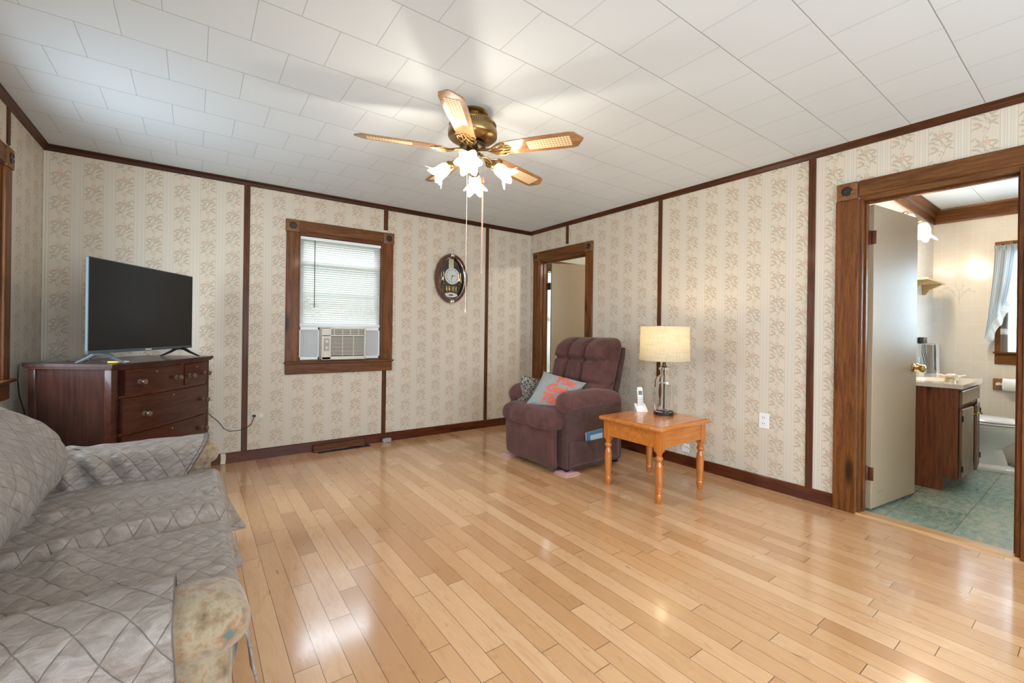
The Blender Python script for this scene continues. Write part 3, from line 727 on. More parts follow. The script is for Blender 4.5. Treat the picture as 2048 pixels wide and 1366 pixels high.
# ================================================================== CEILING FAN
FX, FY = 1.30, 2.21
fan = thing('ceiling_fan', 'brass ceiling fan with five cane-inset oak blades and tulip lights', 'ceiling fan', (FX, FY, H))
TF = lambda *p: Matrix.Translation((FX, FY, 0)) @ (p[0] if p else Matrix.Identity(4))
MB().lathe([(0.085, 2.42), (0.088, 2.412), (0.080, 2.404), (0.066, 2.398), (0.072, 2.385), (0.060, 2.372)], 40, TF()).build('canopy', M['antique'], fan)
mb = MB(); mb.lathe([(0.05, 2.378), (0.080, 2.374), (0.118, 2.366), (0.134, 2.352), (0.138, 2.345), (0.134, 2.342), (0.134, 2.322), (0.140, 2.318), (0.143, 2.308), (0.143, 2.280), (0.138, 2.272), (0.118, 2.258), (0.085, 2.246), (0.060, 2.240)], 56, TF())
mb.build('motor_housing', M['antique'], fan)
mb = MB()
for i in range(64):
    a = 2 * PI * i / 64; mb.box((0, 0, 0), (.0035, .0022, .016), 0, mat=TF(Matrix.Rotation(a, 4, 'Z') @ Matrix.Translation((0.1345, 0, 2.332))) @ Matrix.Rotation(PI/2, 4, 'Z'))
mb.build('vent_band', M['dark_brass'], fan, smooth=0)
mb = MB(); mb.lathe([(0.062, 2.240), (0.075, 2.234), (0.075, 2.222), (0.060, 2.216), (0.040, 2.214)], 36, TF()); mb.build('flywheel', M['dark_brass'], fan)
# blade with its bracket and cane panel
bw = wood('oak_blade', (0.17, 0.075, 0.028), (0.40, 0.215, 0.095), axis='x', knots=False, rough=0.22, coat=0.7, scale=7)
cane = K('woven_cane', (0.62, 0.47, 0.27), 0.5); cp = cane.pos(); cxx, cyy, czz = cane.sep(cp)
ca = (cxx / 0.017 + 50.0); cb = (cyy / 0.017 + 50.0)
hx = ((ca.fract() - 0.5).abs() * (ca.fract() - 0.5).abs() + (cb.fract() - 0.5).abs() * (cb.fract() - 0.5).abs())
cane.set('Base Color', cane.mix(hx.ramp(0.045, 0.075, 0.85, 0.0), (0.70, 0.53, 0.31), (0.14, 0.07, 0.03)))
blade_poly = [(0.185, -0.048), (0.20, -0.054), (0.45, -0.064), (0.60, -0.066), (0.632, -0.058), (0.648, -0.034), (0.664, -0.016), (0.672, 0.0), (0.664, 0.016), (0.648, 0.034), (0.632, 0.058), (0.60, 0.066), (0.45, 0.064), (0.20, 0.054), (0.185, 0.048)]
cane_poly = []
for cx_, cy_, a0 in ((0.59, 0.032, 0), (0.365, 0.026, 90), (0.365, -0.026, 180), (0.59, -0.032, 270)):
    for q in range(5): t = math.radians(a0 + q * 22.5 - (0 if a0 in (0, 180) else 0)); cane_poly.append((cx_ + .014 * math.cos(t), cy_ + .010 * math.sin(t)))
def fan_blade():
    b = MB().prism(blade_poly, 0, 0.0065).build('blade', bw, None, smooth=0)
    c = MB().prism(cane_poly, -0.0012, 0.0).build('cane_panel', cane.m, b, smooth=0)
    mb = MB()
    mb.tube([(-0.0 + .055, 0, .012), (.10, 0, .004), (.15, 0, -.008), (.19, 0, -.006)], [.010, .009, .010, .007], 8)
    for sy in (-1, 1):
        mb.tube([(.10, 0, .0), (.13, sy * .016, -.006), (.155, sy * .036, -.008), (.18, sy * .050, -.006), (.205, sy * .050, -.004), (.222, sy * .040, -.003), (.214, sy * .030, -.003)], [.005, .006, .006, .006, .005, .004, .002], 7)
        mb.tube([(.14, sy * .018, -.007), (.17, sy * .022, -.008), (.20, sy * .018, -.005), (.232, sy * .022, -.003), (.244, sy * .012, -.003)], [.005, .006, .005, .004, .002], 7)
        mb.tube([(.165, sy * .034, -.008), (.185, sy * .012, -.007), (.215, 0, -.004), (.25, 0, -.003)], [.004, .005, .005, .003], 7)
        mb.lathe([(.004, 0), (.003, .003), (0, .004)], 8, Matrix.Translation((.215, sy * .036, -.006)) @ Matrix.Rotation(PI, 4, 'X'))
    mb.build('blade_bracket', M['antique'], b)
    return b
b0 = fan_blade()
for i in range(5):
    b = b0 if i == 0 else copy_tree(b0)
    b.parent = fan
    b.matrix_local = Matrix.Translation((0, 0, 2.190 - H)) @ Matrix.Rotation(math.radians(1.9), 4, Vector((math.sin(YAW), math.cos(YAW), 0))) @ Matrix.Rotation(math.radians(14 + 72 * i), 4, 'Z') @ Matrix.Scale(.975, 4) @ Matrix.Rotation(math.radians(-12), 4, 'X')
# light kit
MB().lathe([(0.030, 2.216), (0.034, 2.210), (0.034, 2.150), (0.040, 2.142), (0.042, 2.130), (0.030, 2.118), (0.012, 2.112), (0.008, 2.100), (0.0, 2.097)], 32, TF()).build('light_fitter', M['antique'], fan)
shade_m = translucent('frosted_tulip_glass', (0.90, 0.88, 0.80), (0.95, 0.88, 0.74), 0.60, 0.25, ((1.0, 0.86, 0.62), 1.6), alpha=0.35).m
bulb_m = K('lit_bulb', (1, 1, 1), 0.3).emit((1.0, 0.85, 0.60), 12.0).m
def tulip(mb, mt, s=1.0):
    prof = [(0.018, 0.0), (0.024, 0.006), (0.034, 0.026), (0.038, 0.050), (0.036, 0.068), (0.040, 0.082), (0.052, 0.098), (0.066, 0.108)]
    def fn(v, a, i):
        w = max(0, (i - 3) / 4.0) ** 1.3; k = 1 + w * 0.17 * math.cos(6 * a); return Vector((v.x * k * s, v.y * k * s, (v.z + w * 0.012 * math.cos(6 * a)) * s))
    mb.lathe(prof, 72, mt, fn, cap=False); return mb
AR = [144, 234, 324, 54]
for i, a in enumerate(AR):
    ra = math.radians(a); d = Vector((math.cos(ra), math.sin(ra), 0)); c0 = Vector((FX, FY, 0))
    dn = (d * 0.80 + Vector((0, 0, -0.60))).normalized()
    P = lambda r, z: c0 + d * r + Vector((0, 0, z))
    arm = MB(); arm.tube([P(.03, 2.150), P(.055, 2.163), P(.085, 2.160), P(.105, 2.142), P(.118, 2.122)], .0055, 8)
    base = P(.118, 2.122); rot = dn.to_track_quat('Z', 'Y').to_matrix().to_4x4(); mt = Matrix.Translation(base) @ rot
    arm.lathe([(0.006, -.006), (0.020, 0.0), (0.027, 0.012), (0.028, 0.024), (0.024, 0.026)], 24, mt)
    ao = arm.build('lamp_arm', M['antique'], fan)
    sh = tulip(MB(), mt @ Matrix.Translation((0, 0, .018))).build('glass_shade', shade_m, ao, smooth=180, recalc=False)
    MB().lathe([(.010, .02), (.012, .034), (.020, .052), (.024, .068), (.020, .084), (.010, .094), (0, .097)], 20, mt).build('bulb', bulb_m, ao)
    l = D.lights.new('fan_bulb_light', 'POINT'); l.energy = 5.0; l.color = (1.0, 0.90, 0.76); l.shadow_soft_size = 0.03
    lo = D.objects.new('fan_bulb_light', l); lo.location = base + dn * 0.135; COL.objects.link(lo)
r_ = Vector((math.cos(-YAW), math.sin(-YAW), 0))
p1 = Vector((FX, FY, 0)) - r_ * 0.030; p2 = Vector((FX, FY, 0)) + r_ * 0.062
mb = MB(); mb.tube([p1 + Vector((0, 0, 2.118)), p1 + Vector((.001, 0, 1.8)), p1 + Vector((0, 0, 1.262))], 0.0016, 6); mb.lathe([(.002, 0), (.0045, .004), (.0045, .016), (.002, .022)], 10, Matrix.Translation(p1 + Vector((0, 0, 1.255))))
mb.build('pull_cord', K('white_pull_cord', (0.74, 0.68, 0.58), 0.7).m, fan)
mb = MB(); mb.tube([p2 + Vector((0, 0, 2.19)), p2 + Vector((0, 0, 2.045))], 0.0011, 6); mb.build('pull_chain', M['chrome'], fan)
MB().lathe([(.002, 0), (.008, .006), (.009, .020), (.006, .038), (.002, .044)], 14, Matrix.Translation(p2 + Vector((0, 0, 2.004)))).build('wooden_pull', K('red_wood_pull', (0.40, 0.12, 0.05), 0.35).m, fan)
mb = MB()
for ph in (0, 2.1, 4.2): mb.tube([p2 + Vector((.0035 * math.cos(t * 55 + ph), .0035 * math.sin(t * 55 + ph), 2.004 - t * .52)) for t in [i / 90 for i in range(91)]], .0016, 5)
mb.build('braided_cord', K('pink_braid', (0.66, 0.42, 0.34), 0.8).m, fan)

# ================================================================== FABRICS
def quilt():
    k = K('taupe_quilted_satin', (0.25, 0.21, 0.18), 0.38, sheen=0.15)
    uv = k.uv(); u, v, w = k.sep(uv); P = 0.082
    jit = k.noise(uv, 5.0, 2) * 0.010
    a = (u + v * 0.82 + jit) / P + 40; b = (u - v * 0.82 + jit) / P + 40
    fa = (a.fract() - 0.5).abs(); fb = (b.fract() - 0.5).abs()      # 0.5 on the stitch line
    line = fa.max(fb)
    puff = (0.5 - fa) * (0.5 - fb)
    st = line.ramp(0.482, 0.493)
    n = k.noise(k.scale(uv, (9, 22, 1)), 2.5, 5, 0.6, 0.8)
    n2 = k.noise(uv, 60.0, 3)
    c = k.mix(n.ramp(0.3, 0.75), (0.225, 0.178, 0.148), (0.36, 0.305, 0.268))
    c = k.mix(st * 0.45, c, (0.12, 0.09, 0.075)); k.set('Base Color', c)
    k.bump(puff.pow(0.5) * 1.0 - st * 0.22 + n * 0.5 + n2 * 0.05, 0.9, 0.014)
    return k.m
M['quilt'] = quilt()
def floral_sofa():
    k = K('faded_floral_upholstery', (0.45, 0.36, 0.25), 0.9, sheen=0.3)
    p = k.pos(); n = k.noise(p, 20.0, 5, 0.65, 0.1); m2 = k.noise(p, 40.0, 4, 0.6, 0.2)
    c = k.cr(n, [(0.25, (0.11, 0.065, 0.035)), (0.40, (0.23, 0.155, 0.085)), (0.52, (0.34, 0.26, 0.165)), (0.60, (0.30, 0.16, 0.075)), (0.70, (0.09, 0.14, 0.12)), (0.85, (0.22, 0.09, 0.06))])
    c = k.mix(m2.ramp(0.62, 0.72, 0, .5), c, (0.13, 0.17, 0.14)); k.set('Base Color', c); k.bump(k.noise(p, 260, 2), 0.25, 0.003); return k.m
M['floral'] = floral_sofa()
def plush(name, a, b):
    k = K(name, a, 0.85, sheen=0.28); k.b.inputs['Sheen Tint'].default_value = (0.9, 0.6, 0.55, 1)
    p = k.pos(); n = k.noise(p, 9, 5, 0.65, 0.6); f = k.noise(p, 420, 2)
    k.set('Base Color', k.mix(n.ramp(0.25, 0.8) * 0.7 + f * 0.3, a, b)); k.bump(f * 0.5 + n * 0.8 + k.noise(k.scale(p, (14, 14, 3)), 3.0, 4, .6, .8) * 1.4, 0.55, 0.006); return k.m
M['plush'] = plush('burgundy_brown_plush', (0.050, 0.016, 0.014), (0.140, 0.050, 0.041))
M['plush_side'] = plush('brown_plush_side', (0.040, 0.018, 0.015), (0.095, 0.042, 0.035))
def nz(p, s, seed=0.0): return noise.noise(Vector((p[0] * s + seed, p[1] * s, p[2] * s)))

# ================================================================== LOVESEAT AND ITS COVER
sofa = thing('loveseat', 'loveseat in faded floral upholstery under a grey quilted cover', 'sofa', (-0.36, 1.97, 0))
MB().soft((-0.37, 1.97, 0.18), (0.90, 1.70, 0.26), 0.03, 6).build('base', M['floral'], sofa)
MB().soft((-0.69, 1.97, 0.38), (0.20, 1.60, 0.62), 0.06, 10, mat=None).build('backrest', M['floral'], sofa)
MB().soft((-0.20, 1.615, 0.345), (0.60, 0.70, 0.15), 0.05, 8).build('seat_cushion', M['floral'], sofa)
MB().soft((-0.20, 2.325, 0.345), (0.60, 0.70, 0.15), 0.05, 8).build('seat_cushion', M['floral'], sofa)
def arm(y0, y1):
    yc = (y0 + y1) / 2
    mb = MB().soft((-0.375, yc, 0.27), (0.90, .135, 0.44), 0.03, 14, lambda q, p: p + Vector((.005 * nz(p, 7), .004 * nz(p, 6, 3), 0)))
    mb.soft((-0.36, yc, 0.512), (0.93, y1 - y0, 0.125), 0.060, 18, lambda q, p: p + Vector((.008 * nz(p, 8), .004 * nz(p, 6, 3), .007 * nz(p, 7, 9))))
    return mb.build('armrest', M['floral'], sofa)
arm(1.085, 1.265); arm(2.675, 2.855)
for xx in (-.76, .02):
    for yy in (1.16, 2.78): MB().lathe([(0.018, 0), (0.026, 0.055)], 14, Matrix.Translation((xx, yy, 0))).build('foot', M['dresser_side'], sofa)

cover = thing('sofa_cover', 'grey taupe diamond-quilted cover spread over the floral loveseat', 'sofa cover', (-0.36, 1.97, 0.44))
def along(path, u):
    """point at fraction u of a polyline, by length"""
    L = [0]
    for a, b in zip(path, path[1:]): L.append(L[-1] + math.dist(a, b))
    t = u * L[-1]
    for i in range(len(path) - 1):
        if t <= L[i + 1] or i == len(path) - 2:
            k = (t - L[i]) / max(1e-9, L[i + 1] - L[i]); return [path[i][j] + (path[i + 1][j] - path[i][j]) * k for j in range(len(path[0]))], L[-1]
def smoothpath(path, n=4):
    for _ in range(n):
        q = [path[0]]
        for a, b in zip(path, path[1:]): q += [[a[j] * .75 + b[j] * .25 for j in range(len(a))], [a[j] * .25 + b[j] * .75 for j in range(len(a))]]
        path = q + [path[-1]]
    return path
M['hem'] = K('taupe_hem_binding', (0.13, 0.10, 0.085), 0.6).m
gs = lambda t, w: math.exp(-(t / w) ** 2)
seatpath = smoothpath([[-.53, .50], [-.50, .44], [-.42, .437], [-.10, .440], [.06, .436], [.100, .427], [.112, .405], [.116, .37], [.119, .33], [.121, .30], [.123, .275]], 3)
def seat_fn(u, v):
    (x, z), L = along(seatpath, u); y = 1.245 + v * 1.45
    onseat = 1 if x < .10 else max(0, 1 - (x - .10) / .03)
    f1 = y - (2.085 + 0.24 * (x - 0.1)); f2 = y - (2.345 + 0.06 * x); f3 = y - (1.985 + .10 * x)
    z += onseat * (0.030 * gs(f1 - 0.012, .030) - 0.020 * gs(f1 + .042, .035) + 0.014 * gs(f2, .026) - 0.008 * gs(f2 + .05, .03) - 0.010 * gs(f3, .05))
    z += onseat * (0.012 * math.sin(PI * min(1, max(0, (y - 1.25) / .7))) + 0.007 * nz((x, y, 0), 5) + 0.006 * nz((x * 1.2, y * 3.0, 0), 7, 4) + 0.0035 * nz((x * 1, y * 2.4, 2), 17, 8))
    bx_, by_ = x + .30, y - 1.83; z += onseat * .030 * gs(bx_, .055) * gs(by_ + bx_ * .6, .11)
    if x > .10:   # hanging front skirt: two flared lobes
        s = max(0, min(1, (.425 - z) / .14))
        sm = lambda e0, e1: max(0, min(1, (y - e0) / (e1 - e0)))
        if y > 2.235: fl_ = .078 * (2.74 - y) / .50 * sm(2.235, 2.275)
        elif y > 1.87: fl_ = .040 * (2.235 - y) / .36 * sm(1.87, 1.90)
        else: fl_ = .012 * (1.87 - y) / .5
        x += s * fl_ + .005 * s * nz((0, y * 2, z), 9); z -= s * (.008 * nz((y, 0, 0), 5) + .20 * fl_)
    return (x, y, z)
MB().grid(seat_fn, 120, 170, uvf=lambda u, v: (u * .92, v * 1.45)).build('seat_panel', M['quilt'], cover, smooth=180, recalc=False)
backpath = smoothpath([[-.835, .66], [-.83, .80], [-.76, .845], [-.68, .835], [-.58, .785], [-.47, .69], [-.425, .58], [-.44, .49], [-.52, .43]], 3)
def back_fn(u, v):
    (x, z), L = along(backpath, u); y = 1.18 + v * 1.64
    w = max(0, (y - 2.60) / 0.22)
    if w > 0: c = math.cos(min(1, w) * PI / 2) ** .7; z = .57 + (z - .57) * (0.12 + .88 * c) if z > .57 else z; x = x - .10 * w * w * (1 if x > -.7 else .2); y = y + .02 * w
    z += 0.010 * nz((x, y, z), 4, 2) + 0.006 * nz((x * 2, y, z), 11, 5); x += 0.010 * nz((x, y, z), 5, 7) + .005 * nz((x, y, z * 2), 13)
    x += -0.014 * gs(y - 1.97, .05)
    z += .020 * gs(y - 2.60 - (x + .5) * .3, .035)
    return (max(-.845, x), y, z)
MB().grid(back_fn, 70, 130, uvf=lambda u, v: (u * .85, v * 1.64)).build('back_panel', M['quilt'], cover, smooth=180, recalc=False)
def arm_cover(y0, y1, xend, zin, zout, name, inner_first):
    pi, po = (y0, y1) if inner_first else (y1, y0)   # inner face first
    sg = 1 if po > pi else -1
    path = smoothpath([[pi - sg * .012, zin], [pi - sg * .013, .50], [pi - sg * .016, .560], [pi + sg * .03, .588], [(pi + po) / 2, .592], [po - sg * .03, .588], [po + sg * .016, .560], [po + sg * .013, .48], [po + sg * .016, zout]], 3)
    def fn(u, v):
        (y, z), L = along(path, v); xe = xend(z, v); x = -.78 + (xe + .78) * u
        am = 0.5 + 1.6 * max(0, min(1, (-.30 - x) / .35))
        y += am * .0045 * nz((x * 3.0, y, z * .9), 8, y0); z += am * 0.0060 * nz((x * 2.2, y, z), 6, 3 + y0) + (.020 * max(0, (-.45 - x) / .3) if z > .55 else 0)
        y += sg * (-1 if v < .4 else 1) * .003 * abs(nz((x * 2, v * 3, 0), 9)); z += .003 * (1 if .35 < v < .65 else 0)
        if x < -.18: bun = min(1, (-.18 - x) / .22); y += (-sg if v < .4 else sg) * bun * .016 * math.sin(x * 62 + z * 20 + 2 * nz((x, z, 0), 4)) * (1 if inner_first or v > .3 else .5); z += bun * .006 * math.sin(x * 55 + 1) * (.35 < v < .65)
        if v > .8: y += sg * .02 * (v - .8) * (1 + nz((x, 0, 0), 10))
        return (x, y, z)
    o = MB().grid(fn, 90, 60, uvf=lambda u, v: (u * .8, v * .75)).build(name, M['quilt'], cover, smooth=180, recalc=False)
    hem = MB()
    for off_, r_h in ((0.0, .0032), (-.016, .0016)):
        hem.tube([tuple(Vector(fn(1.0, i / 60)) + Vector((off_, 0, 0)) + Vector((0, -sg * .002 if i < 24 else sg * .002 if i > 36 else 0, .0025))) for i in range(61)], r_h, 6)
    hem.build('hem', M['hem'], cover); return o
arm_cover(2.665, 2.865, lambda z, v: (-.02 + .085 * min(1, max(0, (z - .43) / .16))) if v < .5 else .055, .42, .30, 'arm_panel', True)
arm_cover(1.075, 1.275, lambda z, v: -.030 + .030 * max(0, v - .45) / .55, .42, .10, 'arm_panel', False)
sol = None
for o in [c for c in cover.children if not c.name.startswith('hem')]:
    md = o.modifiers.new('thick', 'SOLIDIFY'); md.thickness = .006; md.offset = -1

# ================================================================== DRESSER (bow front, across the corner)
da = math.atan2(0.7067, 0.4799)
dr = thing('dresser', 'dark mahogany bow-front dresser with turned knobs under the television', 'dresser', (-0.387, 3.401, 0), da, local=True)
DW, DD, DH = 0.854, 0.470, 0.93
bow = lambda u: -0.030 * (1 - (2 * u / DW - 1) ** 2)
def bowed(u0, u1, z0, z1, proud=0.0, back=0.02, n=14, bev=0):
    pts = [(u0 + (u1 - u0) * i / n, bow(u0 + (u1 - u0) * i / n) - proud) for i in range(n + 1)]
    poly = pts + [(u1, back), (u0, back)]
    return MB().prism(poly, z0, z1)
# top with moulded edge
tp = [(-.018 + (DW + .036) * i / 20, bow(max(0, min(DW, -.018 + (DW + .036) * i / 20))) - .022) for i in range(21)]
MB().prism(tp + [(DW + .018, DD + .01), (-.018, DD + .01)], .912, .930).build('top', M['dresser_side'], dr, smooth=0)
tp2 = [(a + (.006 if i < 10 else -.006), b + .010) for i, (a, b) in enumerate(tp)]
MB().prism(tp2 + [(DW + .010, DD), (-.010, DD)], .900, .912).build('top_moulding', M['dresser'], dr, smooth=0)
for u0, u1 in ((.012, .030), (DW - .030, DW - .012)): MB().bx((u0, .02, .06), (u1, DD - .01, .90), .002, 1).build('side_panel', M['dresser_side'], dr, smooth=0)
for u in (.0, DW - .045):
    MB().bx((u, -.004, .0), (u + .045, .04, .90), .006, 2).build('corner_post', M['dresser'], dr)
for u in (.0, DW - .04): MB().bx((u, DD - .045, .0), (u + .04, DD - .005, .90), .005, 2).build('rear_post', M['dresser_side'], dr)
MB().bx((.03, DD - .014, .06), (DW - .03, DD - .006, .90)).build('back_board', M['dresser_side'], dr, smooth=0)
for z0, z1 in ((.893, .900), (.724, .738), (.500, .516), (.286, .302), (.075, .095)): bowed(.045, DW - .045, z0, z1, .002, .05).build('rail', M['dresser_edge'], dr, smooth=0)
MB().bx((.512, bow(.52) - .002, .738), (.540, .03, .893)).build('divider', M['dresser_edge'], dr, smooth=0)
def drawer(u0, u1, z0, z1, knobs, proud=.010, hole=True):
    d = bowed(u0, u1, z0, z1, proud, .10).build('drawer', M['dresser'], dr, smooth=25)
    for ku, kz in knobs:
        sl = (bow(ku + .01) - bow(ku - .01)) / .02
        mt = Matrix.Translation((ku, bow(ku) - proud, kz)) @ Matrix.Rotation(math.atan(sl), 4, 'Z') @ Matrix.Rotation(PI/2, 4, 'X')
        MB().lathe([(.016, 0), (.015, .004), (.007, .008), (.007, .018), (.014, .024), (.0175, .032), (.015, .041), (.006, .045), (0, .0455)], 20, mt).build('knob', M['knob'], d)
    if hole:
        ku = (u0 + u1) / 2; mt = Matrix.Translation((ku, bow(ku) - proud + .001, z1 - .028)) @ Matrix.Rotation(PI/2, 4, 'X')
        MB().lathe([(.006, 0), (.006, .002), (.0035, .003), (0.0, .0022)], 14, mt).build('keyhole', M['brass'], d)
drawer(.072, .510, .740, .891, [(.165, .812), (.452, .808)], .012)
drawer(.542, DW - .050, .740, .891, [(.590, .806), (.775, .806)], .012)
drawer(.052, DW - .062, .518, .722, [(.190, .612), (.745, .612)], .020)
drawer(.052, DW - .062, .304, .498, [(.190, .400), (.745, .400)], .014)
drawer(.052, DW - .062, .097, .284, [(.190, .190), (.745, .190)], .008)

# ================================================================== TELEVISION
ta = math.atan2(4.205 - 3.37, -0.017 + 0.485)
tv = thing('television', 'flat black television with silver edge standing on the dresser', 'television', (-0.485, 3.37, 0.93), ta, local=True)
TW, TH, TZ = 0.955, 0.548, 0.062
M['tv_bezel'] = K('silver_blue_bezel', (0.085, 0.105, 0.115), 0.6, 0.0, 0.2).m
tv_screen = K('dark_screen', (0.012, 0.012, 0.013), 0.30, spec=0.35).m
mb = MB()
mb.bx((0, -.004, TZ), (.006, .010, TZ + TH), .001, 1); mb.bx((TW - .004, -.004, TZ), (TW, .010, TZ + TH), .001, 1)
mb.bx((0, -.004, TZ + TH - .005), (TW, .010, TZ + TH), .001, 1); mb.bx((0, -.006, TZ), (TW, .010, TZ + .018), .002, 1)
mb.build('bezel', M['tv_bezel'], tv, smooth=0)
MB().bx((.006, -.002, TZ + .018), (TW - .004, .008, TZ + TH - .005)).build('screen', tv_screen, tv, smooth=0)
MB().soft((TW / 2, .05, TZ + .19), (TW * .82, .06, .34), .02, 6).build('rear_housing', M['black'], tv)
MB().bx((.012, .009, TZ + .006), (TW - .012, .022, TZ + TH - .008), .003, 1).build('rear_shell', M['black'], tv, smooth=0)
MB().bx((TW * .47, -.0065, TZ + .005), (TW * .53, -.0058, TZ + .012)).build('nameplate', M['white_plastic'], tv, smooth=0)
for u in (.115, TW - .115):
    mb = MB()
    for sy in (-1, 1):
        P0 = Vector((u, .012, TZ + .004)); P1 = Vector((u + .0, .012 + sy * .125, .0075))
        mb.tube([P0 + Vector((0, -sy * .014, 0)), P0 + Vector((0, sy * .03, -.008)), P0.lerp(P1, .55), P1, P1 + Vector((0, sy * .012, -.002))], [.012, .012, .009, .006, .003], 6)
    mb.tube([(u, .012, TZ + .01), (u, .012, TZ + .035)], .010, 6)
    mb.build('foot', M['tv_bezel'] if u < .3 else M['black'], tv)
# cables on the dresser top
def W(o, p): return o.matrix_world @ Vector(p)
bpy.context.view_layer.update()
def dpt(u, d, z): return dr.matrix_world @ Vector((u, d, z))
cb = thing('audio_cable', 'black cable with yellow red and white plugs lying on the dresser', 'cable', tuple(dpt(.10, .2, .932)))
MB().tube([dpt(.16, .40, .936), dpt(.12, .34, .937), dpt(.13, .28, .940), dpt(.10, .26, .938), dpt(.075, .22, .936), dpt(.045, .17, .950), dpt(.055, .10, .945), dpt(.06, .055, .938)], .0028, 7).build('cord', M['black'], cb)
for nm, col, u, dd in (('yellow_plug', (0.75, 0.58, 0.12), .066, .035), ('red_plug', (0.55, 0.05, 0.04), .088, .028), ('white_plug', (0.75, 0.75, 0.72), .108, .022)):
    MB().tube([dpt(u - .012, dd + .03, .938), dpt(u, dd, .938), dpt(u + .006, dd - .016, .938)], [.0055, .006, .0045], 10).tube([dpt(u + .006, dd - .016, .938), dpt(u + .010, dd - .026, .938)], .0028, 8).build(nm, K(nm, col, .4).m, cb)
pc = thing('power_cord', 'black television power cord trailing over the back of the dresser', 'cord', tuple(dpt(.06, .38, .935)))
MB().tube([dpt(.02, .30, .985), dpt(.0, .345, .955), dpt(-.01, .40, .937), dpt(-.026, .462, .936), dpt(-.030, .484, .925), dpt(-.032, .486, .85), dpt(-.012, .498, .75), dpt(.03, .505, .62)], .0035, 7).build('cord', M['black'], pc)

# ================================================================== WALL OUTLETS, CORD, SMALL FLOOR THINGS
def outlet(name, label, axis, c, w, h, horiz=False, blank=False):
    t = thing(name, label, 'outlet', c); x, y, z = c
    def b(dx, dz, sw, sh, d0, d1, nm, m, bev=.002):
        mb = MB()
        if axis == 'x': mb.bx((x + dx - sw / 2, y - d1, z + dz - sh / 2), (x + dx + sw / 2, y - d0, z + dz + sh / 2), bev, 1)
        else: mb.bx((x - d1, y + dx - sw / 2, z + dz - sh / 2), (x - d0, y + dx + sw / 2, z + dz + sh / 2), bev, 1)
        return mb.build(nm, m, t, smooth=0)
    b(0, 0, w, h, 0, .006, 'cover_plate', M['white_plastic'] if axis == 'y' else K('papered_cover_plate', (0.62, 0.54, 0.43), 0.5).m)
    if blank: return b(0, 0, .014, .014, .006, .010, 'jack', M['white_plastic'], .001), t
    for sgn in (-1, 1):
        dx, dz = (sgn * w * .21, 0) if horiz else (0, sgn * h * .19)
        r = b(dx, dz, .026, .026, .006, .008, 'socket', M['white_plastic'])
        for q in (-.006, .006):
            mb = MB()
            if axis == 'x': mb.bx((x + dx + q - .0013, y - .0088, z + dz - .002), (x + dx + q + .0013, y - .0078, z + dz + .008))
            else: mb.bx((x - .0088, y + dx + q - .0013, z + dz - .002), (x - .0078, y + dx + q + .0013, z + dz + .008))
            mb.build('slot', M['black'], r, smooth=0)
    return None, t
outlet('wall_outlet', 'papered double outlet with a black plug beside the batten', 'x', (0.460, YB, 0.385), .115, .072, True)
outlet('wall_outlet', 'white double outlet on the wall between table and bathroom doorway', 'y', (XR, 1.555, 0.502), .070, .114)
outlet('phone_jack', 'small white jack plate low on the wall behind the side table', 'y', (XR, 2.20, 0.155), .07, .07, blank=True)
pl = thing('extension_cord', 'brown cord drooping from the wall outlet behind the dresser', 'cord', (0.2, YB - .02, 0.3))
MB().tube([(0.095, YB - .06, .455), (0.12, YB - .05, .42), (0.17, YB - .02, .365), (0.21, YB - .014, .30), (0.25, YB - .012, .272), (0.31, YB - .013, .270), (0.37, YB - .014, .283), (0.405, YB - .020, .310), (0.428, YB - .028, .372)], .0028, 7).build('cord', K('brown_cord', (0.06, 0.035, 0.02), 0.5).m, pl)
MB().soft((0.430, YB - .020, .385), (.026, .026, .020), .005, 3).build('plug', M['black'], pl)
tag(MB().grid(lambda u, v: (0.187 + .035 * u + .004 * math.sin(v * 3), YB - .0155 - (.002 if v > .2 else .010 * (1 - v / .2) * 1.0), 0.003 + .086 * v), 4, 12).build('masking_tape', K('ivory_masking_tape', (0.66, 0.60, 0.45), 0.7).m, None, recalc=False), 'strip of ivory masking tape stuck on the baseboard near the sofa', 'tape')
vt = thing('floor_register', 'dark metal floor register beside the baseboard under the window', 'vent', (1.17, 4.34, 0.002))
MB().bx((0.94, 4.300, 0), (1.42, 4.392, .004), .001, 1).build('frame', M['black'], vt, smooth=0)
mb = MB()
for i in range(22): mb.bx((0.955 + i * .0205, 4.308, .004), (0.960 + i * .0205, 4.384, .007))
mb.build('louvers', K('dark_steel', (0.05, 0.055, 0.06), 0.4, .6).m, vt, smooth=0)
def board_fn(u, v):
    x = 0.905 + .475 * u; ny = .006 * nz((x, v, 0), 9)
    return (x, 4.395 - .055 * (1 - v) + ny, .010 + .052 * v + .008 * nz((x * 2, v, 1), 6) * (0.3 + v))
tag(MB().grid(board_fn, 40, 6, uvf=None).build('splintered_board', wood('splintered_dark_wood', (0.05, 0.018, 0.010), (0.16, 0.055, 0.025), axis='x', knots=False), None, smooth=20, recalc=False), 'splintered dark board leaning on the baseboard over the register', 'board')
D.objects['splintered_board'].modifiers.new('t', 'SOLIDIFY').thickness = .016
tag(MB().soft((1.60, 4.365, .022), (.085, .040, .042), .004, 5, lambda q, p: p + Vector((0, .003 * nz(p, 40), .004 * nz(p, 30, 2)))).build('doorstop_block', K('grey_weathered_block', (0.33, 0.31, 0.27), 0.8).m, None, smooth=30), 'small grey weathered block on the floor by the baseboard batten', 'block')

